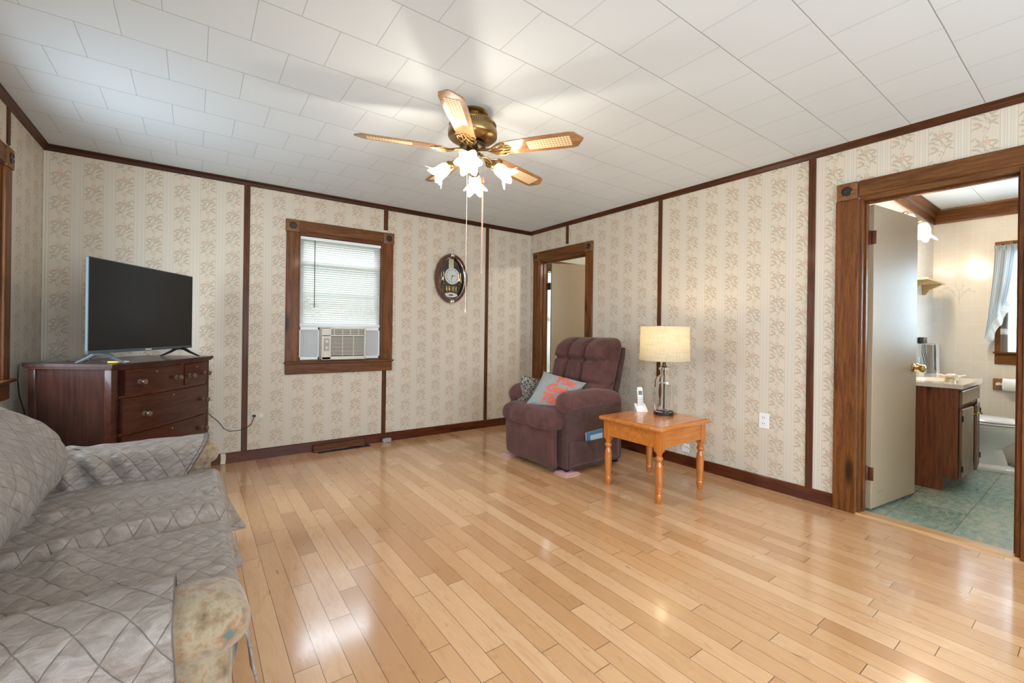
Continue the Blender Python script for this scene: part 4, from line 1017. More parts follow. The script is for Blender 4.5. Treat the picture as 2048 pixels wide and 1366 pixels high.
# ================================================================== RECLINER
rc = thing('recliner', 'burgundy plush recliner armchair with tufted back facing the sofa', 'armchair', (2.75, 2.96, 0))
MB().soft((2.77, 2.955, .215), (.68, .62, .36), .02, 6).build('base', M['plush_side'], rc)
def foot_fn(q, p):
    w = Vector(p); w.x += -.018 * (1 - q.z * q.z) - .016 * max(0, q.z); w += Vector((.004 * nz(p, 9), 0, 0)); return w
MB().soft((2.385, 2.985, .215), (.075, .655, .36), .030, 14, foot_fn).build('footrest', M['plush'], rc)
def seat_c(q, p):
    w = Vector(p); w.z += .016 * (1 - q.x * q.x) * (1 - q.y ** 4)
    if q.x < -.2: w.z -= .020 * (-q.x - .2) ** 2; 
    w += Vector((.006 * nz(p, 7, 3), .004 * nz(p, 8), .007 * nz(p, 6, 5) + .004 * nz(p, 16, 1)))
    w.x += .010 * math.cos(q.y * 9) * (q.x < -.9)
    return w
MB().soft((2.62, 2.985, .425), (.66, .70, .165), .075, 22, seat_c).build('seat_cushion', M['plush'], rc)
def arm_part(yo, sg):
    # upright side panel
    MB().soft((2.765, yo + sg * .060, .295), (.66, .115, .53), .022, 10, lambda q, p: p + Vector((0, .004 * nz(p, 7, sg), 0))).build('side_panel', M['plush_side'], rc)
    def roll(u, v):
        t = u; a = 2 * PI * v
        e = min(1, t / .10, (1 - t) / .09) ; r = math.sin(max(0, min(1, e)) * PI / 2) ** .6
        ry, rz = (.098 * r, .080 * r)
        x = 2.395 + .700 * t; zc = .568 + .020 * math.sin(PI * min(1, t * 1.05)) - .055 * max(0, (t - .80) / .2) ** 2 - .02 * max(0, (.12 - t) / .12)
        s = 1 + .05 * nz((x, math.cos(a), math.sin(a)), 3, yo) + (.045 * nz((math.cos(a) * 3, math.sin(a) * 3, yo), 1.6, 2) if t < .16 else 0)
        return (x, yo + sg * .072 + ry * math.cos(a) * s, zc + rz * math.sin(a) * s)
    MB().grid(roll, 48, 36, cv=True).build('armrest', M['plush'], rc, smooth=180)
arm_part(2.575, 1); arm_part(3.385, -1)
def back_c(q, p):
    w = Vector(p)                     # local: x depth, y width, z height about the centre
    yy, zz = p.y, p.z + .77
    g = 0.0
    for s0 in (-.105, .105): g += gs(yy - s0 - (.02 * (zz - .8)), .016) * (1.0 if zz < 1.16 else .4) * .9
    for s0 in (.905, .70): g += gs(zz - s0, .016)
    g = min(g, 1.25)
    cell = (1 - abs(2 * (((yy + .315) / .21) % 1) - 1) ** 4)
    front = 1 if q.x < .2 else 0
    if q.x < .2: w.x += .050 * g - .020 * cell
    if q.x < .2 and zz > .905: w.x += -.020
    if q.z > .5: w.z += .012 * cell * (q.z - .5) - .012 * g * (q.z > .9) * (q.x < .5)
    for s0 in (.905,):
        w.x += .010 * gs(zz - s0, .05) * math.sin(yy * 190) * (q.x < .2)
    w += Vector((.006 * nz(p, 8, 4), .005 * nz(p, 7), .005 * nz(p, 7, 9)))
    # lean and round crown
    w.x += (zz - .48) * .30 + (.05 * max(0, (zz - .98) / .12) ** 2 if q.x < .9 else 0)
    w.y *= 1.0 - .05 * max(0, (zz - 1.0) / .1)
    return w
MB().soft((2.905, 2.965, .77), (.29, .655, .65), .105, 44, back_c).build('backrest', M['plush'], rc, smooth=180)
def shell_c(q, p): w = Vector(p); w.x += (p.z + .69 - .48) * .30; w.y *= 1 - .06 * max(0, q.z); return w
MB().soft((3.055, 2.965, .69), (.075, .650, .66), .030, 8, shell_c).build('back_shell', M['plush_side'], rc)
def pocket(u, v):
    x = 2.45 + .60 * u; z = .060 + .215 * v - .018 * v * math.sin(PI * u) + .012 * v * (u - .5)
    e = min(1, u * 9, (1 - u) * 9, v * 5); e = e * e * (3 - 2 * e)
    return (x, 2.572 - .026 * e - .006 * e * nz((x, z, 0), 7) - .008 * e * abs(nz((x * 2, z, 0), 6, 2)), z)
MB().grid(pocket, 30, 16).build('side_pocket', M['plush_side'], rc, smooth=180, recalc=False)
pk = [o for o in rc.children if o.name.startswith('side_pocket')][0]; pk.modifiers.new('t', 'SOLIDIFY').thickness = .006
for yy in (2.63, 3.30):
    for xx in (2.47, 3.06): MB().bx((xx - .02, yy - .02, .0), (xx + .02, yy + .02, .04)).build('foot', M['black'], rc, smooth=0)
# magazine in the pocket
mg = thing('magazine', 'blue and white magazine tucked in the recliner side pocket', 'magazine', (2.83, 2.553, .25))
mt = Matrix.Translation((2.637, 2.563, .145)) @ Matrix.Rotation(math.radians(-3), 4, 'Y') @ Matrix.Rotation(math.radians(-2), 4, 'X')
MB().bx((0, -.004, 0), (.20, .004, .175), mat=mt).build('pages', M['paper'], mg, smooth=0)
MB().bx((-.001, -.0052, -.001), (.201, -.0042, .176), mat=mt).build('front_cover', K('blue_cover', (0.07, 0.22, 0.42), 0.35).m, mg, smooth=0)
MB().bx((.045, -.0062, .02), (.19, -.0053, .145), mat=mt).build('cover_picture', K('pale_cover_picture', (0.50, 0.62, 0.68), 0.35).m, mg, smooth=0)

# ---- cushions on the recliner
def frame_from(X, dn):
    X = Vector(X).normalized(); Z = -(Vector(dn)); Z = (Z - X * Z.dot(X)).normalized(); Y = Z.cross(X); return Matrix((X, Y, Z)).transposed().to_4x4()
def cushion(name, label, c, w, h, th, rot, mat, n=26):
    t = thing(name, label, 'pillow', c)
    def f(q, p):
        e = max(abs(q.x), abs(q.z)); k = (1 - abs(q.x) ** 2.6) * (1 - abs(q.z) ** 2.6)
        pin = 1 - .10 * (1 - abs(q.x) ** 2) * abs(q.z) ** 6; pin2 = 1 - .10 * (1 - abs(q.z) ** 2) * abs(q.x) ** 6
        v = Vector((q.x * w / 2 * pin2, q.y * th / 2 * (k ** .55 * .94 + .06), q.z * h / 2 * pin)); v.y += .006 * nz(v, 14)
        return v
    R = Matrix.Translation(c) @ rot
    bm = bmesh.new(); bmesh.ops.create_cube(bm, size=1.0); bmesh.ops.subdivide_edges(bm, edges=bm.edges[:], cuts=n, use_grid_fill=True)
    for v in bm.verts: v.co = f(v.co * 2.0, v.co)
    bm.verts.index_update(); MB().bm(bm, R).build('cover', mat, t, smooth=180); return t, R
def knit(name, a, b, sc):
    k = K(name, a, 0.9, sheen=0.2); p = k.pos(); n = k.voro(p, sc); n2 = k.noise(p, 30, 3)
    k.set('Base Color', k.mix(n.ramp(0.1, 0.6) * 0.7 + n2 * 0.3, a, b)); k.bump(n, 0.5, 0.004); return k
greym = knit('grey_woven_wool', (0.17, 0.18, 0.17), (0.36, 0.37, 0.35), 160).m
RZ = Matrix.Rotation
rotp = frame_from((.18, -.37, -.08), (-.22, -.12, -.27))
gp, GR = cushion('throw_pillow', 'grey woven pillow with coral lettering leaning in the recliner', (2.605, 2.915, .607), .42, .38, .12, rotp, greym)
coral = K('coral_lettering', (0.72, 0.13, 0.09), 0.8).m
def text_part(body, size, x, z, parent, mat, R, yoff, shear=0.25, name='lettering', bold=.006):
    cu = D.curves.new('tmp', 'FONT'); cu.body = body; cu.size = size; cu.shear = shear; cu.align_x = 'CENTER'; cu.offset = bold; cu.resolution_u = 3
    to = D.objects.new('tmp', cu); COL.objects.link(to); bpy.context.view_layer.update()
    me = D.meshes.new_from_object(to.evaluated_get(bpy.context.evaluated_depsgraph_get())); D.objects.remove(to)
    bm = bmesh.new(); bm.from_mesh(me); bmesh.ops.subdivide_edges(bm, edges=[e for e in bm.edges if e.calc_length() > .02], cuts=3)
    bmesh.ops.triangulate(bm, faces=bm.faces[:])
    for v in bm.verts:
        X, Z = v.co.x + x, v.co.y + z; v.co = R @ Vector((X, yoff(X, Z), Z))
    bm.verts.index_update(); return MB().bm(bm).build(name, mat, parent, smooth=0, recalc=False)
def psurf(X, Z, w=.42, h=.38, th=.12):
    qx, qz = X / (w / 2), Z / (h / 2); k = max(0, (1 - abs(qx) ** 2.6)) * max(0, (1 - abs(qz) ** 2.6)); v = Vector((X, -th / 2 * (k ** .55 * .94 + .06), Z)); return v.y + .006 * nz(v, 14) - .0025
text_part('You', .115, .045, .075, gp, coral, GR, psurf); text_part('Got', .115, .005, -.030, gp, coral, GR, psurf); text_part('This', .115, .0, -.138, gp, coral, GR, psurf)
dk = K('dark_paisley', (0.05, 0.05, 0.05), 0.8); dp = dk.pos(); dv = dk.voro(dp, 38, 'DISTANCE_TO_EDGE'); dn_ = dk.noise(dp, 26, 4, .6, 1.4)
dk.set('Base Color', dk.mix(dv.ramp(0.03, 0.10, 0.8, 0.0), dk.mix(dn_.ramp(.45, .6), (0.035, 0.035, 0.036), (0.13, 0.115, 0.10)), (0.42, 0.37, 0.27))); dk.bump(dn_, .4, .004)
rot2 = frame_from((.86, -.46, -.17), (-.05, -.02, -.255))
cushion('throw_pillow', 'small dark patterned pillow behind the lettered pillow in the recliner', (2.575, 3.195, .592), .29, .27, .09, rot2, dk.m)
tq = thing('fabric_pouch', 'teal fabric pouch with pale cord wedged beside the recliner armrest', 'pouch', (2.865, 2.80, .56))
MB().soft((2.865, 2.80, .600), (.13, .09, .11), .02, 8, lambda q, p: Matrix.Rotation(.5, 3, 'Y') @ p).build('pouch_body', K('teal_cloth', (0.02, 0.14, 0.15), 0.6).m, tq)
MB().tube([(2.84, 2.77, .668), (2.88, 2.755, .675), (2.92, 2.76, .668), (2.96, 2.77, .66)], .003, 6).build('drawcord', M['paper'], tq)
tag(MB().grid(lambda u, v: (3.075 + .012 * math.sin(u * 5) + .01 * v, 2.60 + .045 * u - .01 * v, .61 - .14 * v + .004 * math.sin(u * 12)), 10, 10).build('teal_cloth', K('teal_rag', (0.05, 0.24, 0.28), 0.7).m, None, smooth=180, recalc=False), 'teal cloth hanging behind the recliner armrest', 'cloth')
def pad(label, x, y, sx, sy, seed):
    k = M.setdefault('pinkrag', K('pink_folded_cloth', (0.58, 0.34, 0.32), 0.9).m)
    mb = MB()
    for j in range(3):
        mb.grid(lambda u, v: (x + sx * (u - .5) * (1 - .08 * j) + .008 * nz((v * 3, j, seed), 2), y + sy * (v - .5) * (1 - .10 * j) + .010 * nz((u * 3, j, seed), 2), .003 + j * .006 + .003 * nz((u * 4, v * 4, j + seed), 1)), 12, 12)
    o = mb.build('folded_cloth', k, None, smooth=180, recalc=False); m_ = o.modifiers.new('t', 'SOLIDIFY'); m_.thickness = .003
    tag(o, label, 'cloth')
pad('pink folded cloth padding the floor under the recliner corner beside the side table', 2.47, 2.62, .17, .16, 1)
pad('pale pink cloth poking out under the far front corner of the recliner', 2.385, 3.31, .14, .12, 5)

# ================================================================== SIDE TABLE
TX0, TX1, TY0, TY1, TZ1 = 2.495, 3.105, 1.752, 2.312, 0.52
tb = thing('side_table', 'square honey oak side table with turned legs beside the recliner', 'table', ((TX0 + TX1) / 2, (TY0 + TY1) / 2, 0))
MB().bx((TX0, TY0, TZ1 - .030), (TX1, TY1, TZ1), .012, 3).build('tabletop', M['oak'], tb)
MB().bx((TX0 + .022, TY0 + .022, TZ1), (TX1 - .022, TY1 - .022, TZ1 + .0035), .0015, 1).build('glass_top', M['glass_dark'] if 'glass_dark' in M else M['oak'], tb, smooth=0)
i_ = .030
for ax in range(4):
    a, b = {0: ((TX0 + .05, TY0 + i_ + .006), (TX1 - .05, TY0 + i_ + .026)), 1: ((TX0 + .05, TY1 - i_ - .026), (TX1 - .05, TY1 - i_ - .006)),
            2: ((TX0 + i_ + .006, TY0 + .05), (TX0 + i_ + .026, TY1 - .05)), 3: ((TX1 - i_ - .026, TY0 + .05), (TX1 - i_ - .006, TY1 - .05))}[ax]
    mb = MB(); mb.bx((a[0], a[1], .375), (b[0], b[1], .490), .002, 1)
    if ax < 2: mb.bx((a[0], a[1] - (.004 if ax == 0 else 0), .375), (b[0], b[1] + (0 if ax == 0 else .004), .388), .002, 1)
    else: mb.bx((a[0] - (.004 if ax == 2 else 0), a[1], .375), (b[0] + (0 if ax == 2 else .004), b[1], .388), .002, 1)
    mb.build('apron', M['oak'], tb, smooth=0)
for lx in (TX0 + i_ + .026, TX1 - i_ - .026):
    for ly in (TY0 + i_ + .026, TY1 - i_ - .026):
        mb = MB(); mb.bx((lx - .027, ly - .027, .350), (lx + .027, ly + .027, .490), .003, 1)
        mb.lathe([(0.0, 0), (.014, .001), (.018, .010), (.019, .020), (.025, .034), (.026, .046), (.022, .060), (.020, .066), (.024, .070), (.024, .078), (.021, .084), (.0245, .12), (.0265, .18), (.027, .225), (.025, .258), (.018, .275), (.0165, .285), (.024, .293), (.027, .303), (.024, .313), (.017, .321), (.019, .333), (.027, .348), (.027, .352)], 28, Matrix.Translation((lx, ly, 0)))
        mb.build('leg', M['oak_z'], tb)

# ================================================================== TABLE LAMP AND PHONE
LX, LY, LZ = 2.950, 2.055, TZ1 + .0035
lamp = thing('table_lamp', 'glass bottle table lamp with linen drum shade on side table', 'lamp', (LX, LY, LZ))
T = Matrix.Translation((LX, LY, 0))
MB().lathe([(.074, LZ), (.075, LZ + .004), (.075, LZ + .020), (.072, LZ + .023), (0, LZ + .023)], 48, T).build('lamp_base', M['black'], lamp)
gz = LZ + .024
def bottle_fn(v, a, i):
    k = 1 + (.030 * noise.noise(Vector((math.cos(a) * 3.2, math.sin(a) * 3.2, v.z * 13))) if .60 < v.z < .82 or v.z < .62 and v.z > .56 else 0); return Vector((v.x * k, v.y * k, v.z))
outer = [(.066, gz)] + [(.071, gz + .004 + .012 * j) for j in range(19)] + [(.068, gz + .245), (.058, gz + .262), (.036, gz + .278), (.024, gz + .288), (.021, gz + .300), (.024, gz + .312), (.040, gz + .320), (.044, gz + .328), (.040, gz + .336), (.026, gz + .342)]
inner = [(max(.008, r - .005), z - (.0 if z > gz + .01 else -.006)) for r, z in outer][::-1]
gl = K('clear_lamp_glass', (0.97, 0.99, 0.98), 0.02, trans=1.0, ior=1.45)
MB().lathe(outer + inner, 56, T, bottle_fn, cap=False).build('glass_body', gl.m, lamp, smooth=180)
MB().lathe([(.006, gz), (.006, gz + .34)], 10, T).build('centre_rod', M['black'], lamp)
MB().lathe([(.020, gz + .338), (.022, gz + .348), (.014, gz + .356), (.012, gz + .385), (.016, gz + .39), (.016, gz + .43), (0, gz + .43)], 24, T).build('lamp_socket', M['dark_brass'], lamp)
shd = K('linen_shade', (0.62, 0.56, 0.43), 0.9)
sp = shd.pos(); sn = shd.noise(shd.scale(sp, (1, 1, 60)), 8, 3); sn2 = shd.noise(shd.scale(sp, (60, 60, 2)), 8, 3)
lin = shd.mix((sn + sn2).ramp(.7, 1.3), (0.52, 0.47, 0.36), (0.72, 0.67, 0.54)); shd.set('Base Color', lin)
tr_ = shd.nodes.new('ShaderNodeBsdfTranslucent'); shd.links.new(lin.s, tr_.inputs[0]); mx_ = shd.nodes.new('ShaderNodeMixShader'); mx_.inputs[0].default_value = .5
shd.links.new(shd.b.outputs[0], mx_.inputs[1]); shd.links.new(tr_.outputs[0], mx_.inputs[2]); shd.links.new(mx_.outputs[0], shd.nodes['Material Output'].inputs[0])
MB().lathe([(.186, .940), (.180, 1.205), (.178, 1.205), (.184, .940)], 64, T, cap=False).build('lamp_shade', shd.m, lamp, smooth=60, recalc=False)
mb = MB()
for zz, rr in ((1.204, .179), (.941, .185)): mb.tube([(LX + rr * math.cos(t), LY + rr * math.sin(t), zz) for t in [2 * PI * i / 48 for i in range(49)]], .0022, 6, cap=False)
mb.build('shade_trim', K('linen_trim', (0.45, 0.38, 0.26), 0.8).m, lamp)
mb = MB()
for a in (0, 2.09, 4.19): mb.tube([(LX + .012 * math.cos(a), LY + .012 * math.sin(a), 1.19), (LX + .179 * math.cos(a), LY + .179 * math.sin(a), 1.203)], .0016, 6)
mb.tube([(LX, LY, gz + .43), (LX, LY, 1.215)], .0025, 6).build('shade_fitter', M['dark_brass'], lamp)
MB().lathe([(0, 1.0), (.02, 1.01), (.030, 1.05), (.024, 1.085), (.013, 1.105), (.013, 1.115)], 20, Matrix.Translation((LX, LY, -.03))).build('bulb', bulb_m, lamp)
l = D.lights.new('table_lamp_light', 'POINT'); l.energy = 5.0; l.color = (1.0, 0.82, 0.58); l.shadow_soft_size = .045
lo = D.objects.new('table_lamp_light', l); lo.location = (LX, LY, 1.14); COL.objects.link(lo)
tag(MB().tube([(LX + .080, LY - .03, LZ + .004), (LX + .105, LY - .045, LZ + .003), (LX + .118, LY - .02, LZ + .003), (TX1 + .004, LY + .02, LZ + .004), (TX1 + .02, LY + .05, LZ - .03), (TX1 + .05, LY + .08, .30), (XR - .02, LY + .10, .16)], .0025, 6).build('lamp_cord', K('gold_lamp_cord', (0.30, 0.20, 0.08), 0.4).m, None), 'thin gold lamp cord curling over the back of the side table', 'cord')
PX_, PY_ = 2.930, 2.255
ph = thing('cordless_phone', 'white cordless phone standing in its charging cradle on side table', 'phone', (PX_, PY_, LZ), math.radians(-38), local=True)
# local frame: -y faces the room
mb = MB(); mb.add([(-.043, -.050, .0), (.043, -.050, .0), (.043, .045, .0), (-.043, .045, .0), (-.043, -.050, .008), (.043, -.050, .008), (.043, .045, .052), (-.043, .045, .052)], [(0, 3, 2, 1), (4, 5, 6, 7), (0, 1, 5, 4), (1, 2, 6, 5), (2, 3, 7, 6), (3, 0, 4, 7)])
mb.build('cradle', M['white_plastic'], ph, smooth=0)
mb = MB(); mb.add([(.0436, -.046, .0), (.0436, .044, .0), (.0436, .044, .046), (.0436, -.046, .004)], [(0, 1, 2, 3)]); mb.build('cradle_side', M['black'], ph, smooth=0, recalc=False)
hm = Matrix.Translation((0, .000, .014)) @ Matrix.Rotation(math.radians(-16), 4, 'X')
hs = MB().soft((0, 0, .088), (.046, .024, .175), .010, 8, mat=hm).build('handset', M['white_plastic'], ph)
MB().bx((-.015, -.0135, .110), (.015, -.0118, .145), .001, 1, mat=hm).build('display', K('grey_lcd', (0.10, 0.16, 0.18), 0.25).m, hs, smooth=0)
kb = K('grey_keys', (0.25, 0.26, 0.27), 0.5).m
for i in range(5):
    for j in range(3): MB().bx((-.0165 + j * .012, -.0138, .030 + i * .0135), (-.0075 + j * .012, -.0116, .0365 + i * .0135), .001, 1, mat=hm).build('key', kb, hs, smooth=0)
# ================================================================== BATHROOM FITTINGS
VX0, VX1, VY0, VY1 = 4.545, 5.300, .680, 1.095
va = thing('vanity_cabinet', 'dark stained bathroom vanity cabinet with beadboard doors standing ajar', 'cabinet', ((VX0 + VX1) / 2, .9, 0))
vw = wood('vanity_side_wood', (0.075, 0.018, 0.008), (0.20, 0.060, 0.020), axis='z', rough=.32, coat=.3)
vf = wood('vanity_front_wood', (0.10, 0.045, 0.022), (0.26, 0.15, 0.085), axis='z', knots=False, rough=.3, coat=.5)
for a in (VX0, VX1 - .018): MB().prism([(VY0, .10), (VY0, .770), (VY1, .770), (VY1, 0), (VY0 + .075, 0), (VY0 + .075, .10)], 0, .018, Matrix(((0, 0, 1, a), (1, 0, 0, 0), (0, 1, 0, 0), (0, 0, 0, 1)))).build('side_panel', vw, va, smooth=0)
mb = MB(); mb.bx((VX0 + .018, VY0 + .001, .60), (VX1 - .018, VY0 + .019, .655)); mb.bx((VX0 + .018, VY0 + .001, .745), (VX1 - .018, VY0 + .019, .770)); mb.bx((VX0 + .018, VY0 + .001, .10), (VX1 - .018, VY0 + .019, .125))
for a in (VX0 + .018, (VX0 + VX1) / 2 - .02, VX1 - .058): mb.bx((a, VY0 + .001, .10), (a + .04, VY0 + .019, .770))
mb.build('face_frame', vw, va, smooth=0)
MB().bx((VX0 + .018, VY0 + .075, 0), (VX1 - .018, VY0 + .09, .10)).build('toe_kick', M['dresser_side'], va, smooth=0)
MB().bx((VX0 + .018, VY0 + .02, .10), (VX1 - .018, VY1, .115)).build('cabinet_floor', vw, va, smooth=0)
dwr = MB().bx((VX0 + .03, VY0 - .018, .650), (VX1 - .03, VY0, .752), .004, 1).build('drawer_front', vf, va, smooth=0)
def vdoor(hx, w, ang, sgn):
    mt = Matrix.Translation((hx, VY0 - .001, 0)) @ Matrix.Rotation(math.radians(ang), 4, 'Z')
    mb = MB(); x0_, x1_ = (0, w) if sgn > 0 else (-w, 0)
    mb.bx((x0_, -.018, .112), (x1_, 0, .618), .004, 1, mat=mt)
    d = mb.build('cabinet_door', vf, va, smooth=0)
    for q in range(1, 7): MB().bx((x0_ + w * q / 7 - .002, -.0186, .118), (x0_ + w * q / 7 + .002, -.0178, .612), mat=mt).build('bead_groove', M['black'], d, smooth=0)
    for zz in (.18, .55): MB().tube([mt @ Vector((0, -.020, zz - .022)), mt @ Vector((0, -.020, zz + .022))], .006, 8).build('hinge', M['black'], d)
    MB().lathe([(.006, 0), (.005, .012), (.011, .018), (.012, .024), (0, .029)], 14, mt @ Matrix.Translation(((x1_ - .03) if sgn > 0 else (x0_ + .03), -.018, .56)) @ Matrix.Rotation(PI/2, 4, 'X')).build('knob', M['brass'], d)
vdoor(VX0 + .03, .315, -3, 1); vdoor(VX1 - .03, .315, 5, -1)
top = thing('washbasin', 'cream cultured marble vanity top with moulded basin and backsplash', 'countertop', ((VX0 + VX1) / 2, .88, .77))
def vt_fn(u, v):
    x = VX0 - .018 + (VX1 - VX0 + .03) * u; y = VY0 - .028 + (VY1 - VY0 + .026) * v
    r = math.hypot((x - 4.92) / .21, (y - .875) / .135); z = .802
    if r < 1: z -= .085 * (1 - r ** 2.2)
    elif r < 1.25: z += .003 * (1 - abs(r - 1.12) / .13)
    return (x, y, z)
marble = K('cream_marble', (0.68, 0.60, 0.48), 0.12, coat=.5); marble.set('Base Color', marble.mix(marble.noise(marble.pos(), 8, 5, .6, 1), (0.70, 0.62, 0.50), (0.60, 0.51, 0.40)))
mb = MB().grid(vt_fn, 60, 40); x0_, x1_, y0_, y1_ = VX0 - .018, VX1 + .012, VY0 - .028, VY1 - .002
mb.add([(x0_, y0_, .802), (x1_, y0_, .802), (x1_, y1_, .802), (x0_, y1_, .802), (x0_, y0_, .772), (x1_, y0_, .772), (x1_, y1_, .772), (x0_, y1_, .772)], [(0, 1, 5, 4), (1, 2, 6, 5), (3, 0, 4, 7)])
mb.build('basin_top', marble.m, top, smooth=40, recalc=False)
MB().bx((x0_, y1_ - .018, .802), (x1_, y1_, .870), .004, 1).build('backsplash', marble.m, top, smooth=0)
fc = MB(); fc.lathe([(.022, .803), (.018, .82), (.012, .86)], 20, Matrix.Translation((4.92, 1.045, 0))); fc.tube([(4.92, 1.045, .85), (4.92, 1.03, .90), (4.92, .98, .92), (4.92, .93, .895)], .009, 10)
for q in (-.09, .09): fc.lathe([(.02, .803), (.016, .83), (.020, .84), (.014, .862), (0, .864)], 16, Matrix.Translation((4.92 + q, 1.045, 0)))
fc.build('faucet', M['brass'], top)
sd = thing('soap_dish', 'cream shell shaped soap dish on the vanity top corner', 'soap dish', (4.86, .757, .802))
def shell(v, a, i):
    k_ = 1 + .22 * math.cos(5 * a) * (i / 5); return Vector((v.x * k_ * 1.2, v.y * k_, v.z + .006 * math.cos(5 * a) * (i / 5)))
sdc = (4.80, .765)
MB().lathe([(.032, .803), (.030, .822), (.022, .826), (.035, .830), (.055, .842), (.072, .852), (.069, .853), (.04, .836), (0, .832)], 40, Matrix.Translation((sdc[0], sdc[1], 0)), shell).build('dish', K('cream_ceramic', (0.78, 0.66, 0.48), .25, coat=.4).m, sd)
MB().soft((sdc[0], sdc[1], .851), (.075, .045, .022), .010, 6).build('soap', K('pale_soap', (0.80, 0.62, 0.50), .4).m, sd)
cu = thing('tumbler', 'cream bathroom tumbler holding toothbrushes on the vanity top', 'cup', (5.20, 1.03, .802))
MB().lathe([(.026, .803), (.032, .90), (.034, .905), (.030, .905), (.024, .81)], 24, Matrix.Translation((5.20, 1.02, 0)), cap=False).build('cup_body', K('cream_cup', (0.75, 0.68, 0.55), .3).m, cu)
for q, c_ in ((-.01, (0.1, 0.35, 0.45)), (.012, (0.5, 0.6, 0.65))): MB().tube([(5.20 + q, 1.02, .82), (5.20 + q * 2.4, 1.02 + q, .97)], .0035, 6).build('toothbrush', K('brush_handle', c_, .3).m, cu)
cg = thing('charger', 'black wall charger with three dangling wires above the vanity', 'charger', (5.60, 1.08, 1.09))
MB().bx((5.52, 1.060, 1.085), (5.66, 1.099, 1.145), .006).build('adapter', M['black'], cg)
for q in (-.05, 0, .045): MB().tube([(5.59 + q, 1.072, 1.078), (5.57 + q * 1.3, 1.066, 1.0), (5.60 + q * 1.1, 1.060, .93), (5.56 + q * .8, 1.05, .872)], .0028, 6).build('wire', M['black'], cg)
mr = thing('bathroom_mirror', 'frameless mirror on the bathroom wall over the vanity', 'mirror', (5.0, 1.098, 1.5))
MB().bx((4.50, 1.092, 1.14), (5.42, 1.0985, 1.92), .001, 1).build('mirror_glass', K('mirror_silver', (0.85, 0.87, 0.87), .03, 1.0).m, mr, smooth=0)
tg = thing('towel_bar', 'thin chrome towel bar on the bathroom wall near the corner', 'towel rail', (5.8, 1.05, 1.07))
mb = MB(); mb.tube([(5.72, 1.045, 1.073), (6.03, 1.045, 1.073)], .006, 8)
for q in (5.74, 6.03): mb.tube([(q, 1.045, 1.073), (q, 1.099, 1.073)], .009, 8)
mb.build('bar', M['chrome'], tg)
tw = thing('hand_towel', 'white hand towel hanging from the bathroom towel bar', 'towel', (5.95, 1.045, 1.08))
def towel(u, v):
    y_, z_ = along(smoothpath([[1.054, .82], [1.056, 1.06], [1.051, 1.083], [1.040, 1.083], [1.034, 1.06], [1.030, .795]], 2), v)[0]
    return (5.86 + .150 * u + .004 * nz((v * 3, u, 0), 2), y_ + .004 * math.sin(u * 14) * (1 if v > .5 else -1), z_)
to_ = MB().grid(towel, 20, 40).build('towel_cloth', K('white_terry', (0.78, 0.77, 0.75), .95, sheen=.3).m, tw, smooth=180, recalc=False)
sf = thing('wall_shelf', 'small blond wooden shelf with curved bracket on the bathroom wall', 'shelf', (5.65, 1.03, 1.64))
blond = wood('blond_pine', (0.50, 0.30, 0.13), (0.66, 0.45, 0.22), axis='x', knots=False)
MB().bx((5.10, .955, 1.645), (5.74, 1.098, 1.662), .004).build('shelf_board', blond, sf, smooth=0)
for q in (5.2, 5.66): MB().prism([(1.098, 1.645), (1.098, 1.55), (1.075, 1.55), (1.05, 1.595), (.985, 1.63), (.965, 1.645)], 0, .02, Matrix(((0, 0, 1, q), (1, 0, 0, 0), (0, 1, 0, 0), (0, 0, 0, 1)))).build('bracket', blond, sf, smooth=0)
vl = thing('vanity_light', 'brass bathroom wall light with white fluted glass shades', 'wall lamp', (5.05, 1.09, 2.1))
MB().bx((4.40, 1.07, 2.025), (5.06, 1.099, 2.10), .008).build('backplate', M['brass'], vl)
for q in (4.52, 4.95):
    MB().tube([(q, 1.075, 2.07), (q, 1.02, 2.115), (q, .975, 2.128), (q, .962, 2.10)], .008, 10).build('arm', M['brass'], vl)
    tulip(MB(), Matrix.Translation((q, .962, 2.105)) @ Matrix.Rotation(PI, 4, 'X'), 1.25).build('glass_shade', shade_m, vl, smooth=180, recalc=False)
    MB().lathe([(.012, 2.09), (.026, 2.045), (.028, 2.02), (.018, 1.995), (0, 1.988)], 18, Matrix.Translation((q, .962, 0))).build('bulb', bulb_m, vl)
    l = D.lights.new('vanity_bulb_light', 'POINT'); l.energy = 14.0; l.color = (1.0, 0.85, 0.66); l.shadow_soft_size = .04
    lo = D.objects.new('vanity_bulb_light', l); lo.location = (q, .955, 1.94); COL.objects.link(lo)
# toilet
TC = 5.68
tl = thing('toilet', 'white porcelain toilet beside the vanity under the bathroom window', 'toilet', (TC, .8, 0))
def oval_loft(secs, n=40):
    mb = MB(); vs = []; fs = []
    for (cy_, a, b, z) in secs:
        for i in range(n):
            t = 2 * PI * i / n; y = cy_ - b * math.cos(t) * (1.0 if math.cos(t) > 0 else .92); vs.append((TC + a * math.sin(t) * (1 - .10 * max(0, math.cos(t)) ** 2), y, z))
    for k_ in range(len(secs) - 1):
        for i in range(n): fs.append((k_ * n + i, k_ * n + (i + 1) % n, (k_ + 1) * n + (i + 1) % n, (k_ + 1) * n + i))
    fs.append(tuple(range(n))[::-1]); fs.append(tuple((len(secs) - 1) * n + i for i in range(n))); return mb.add(vs, fs)
oval_loft([(.72, .130, .255, 0), (.72, .130, .255, .022), (.725, .118, .238, .034), (.745, .105, .205, .05), (.75, .100, .195, .12), (.755, .100, .185, .18), (.73, .118, .205, .23), (.69, .150, .235, .29), (.67, .175, .250, .35), (.665, .185, .255, .385), (.665, .185, .255, .398)]).build('bowl', M['porcelain'], tl)
oval_loft([(.665, .186, .258, .402), (.665, .188, .260, .410), (.665, .182, .254, .418)]).build('seat', M['porcelain'], tl)
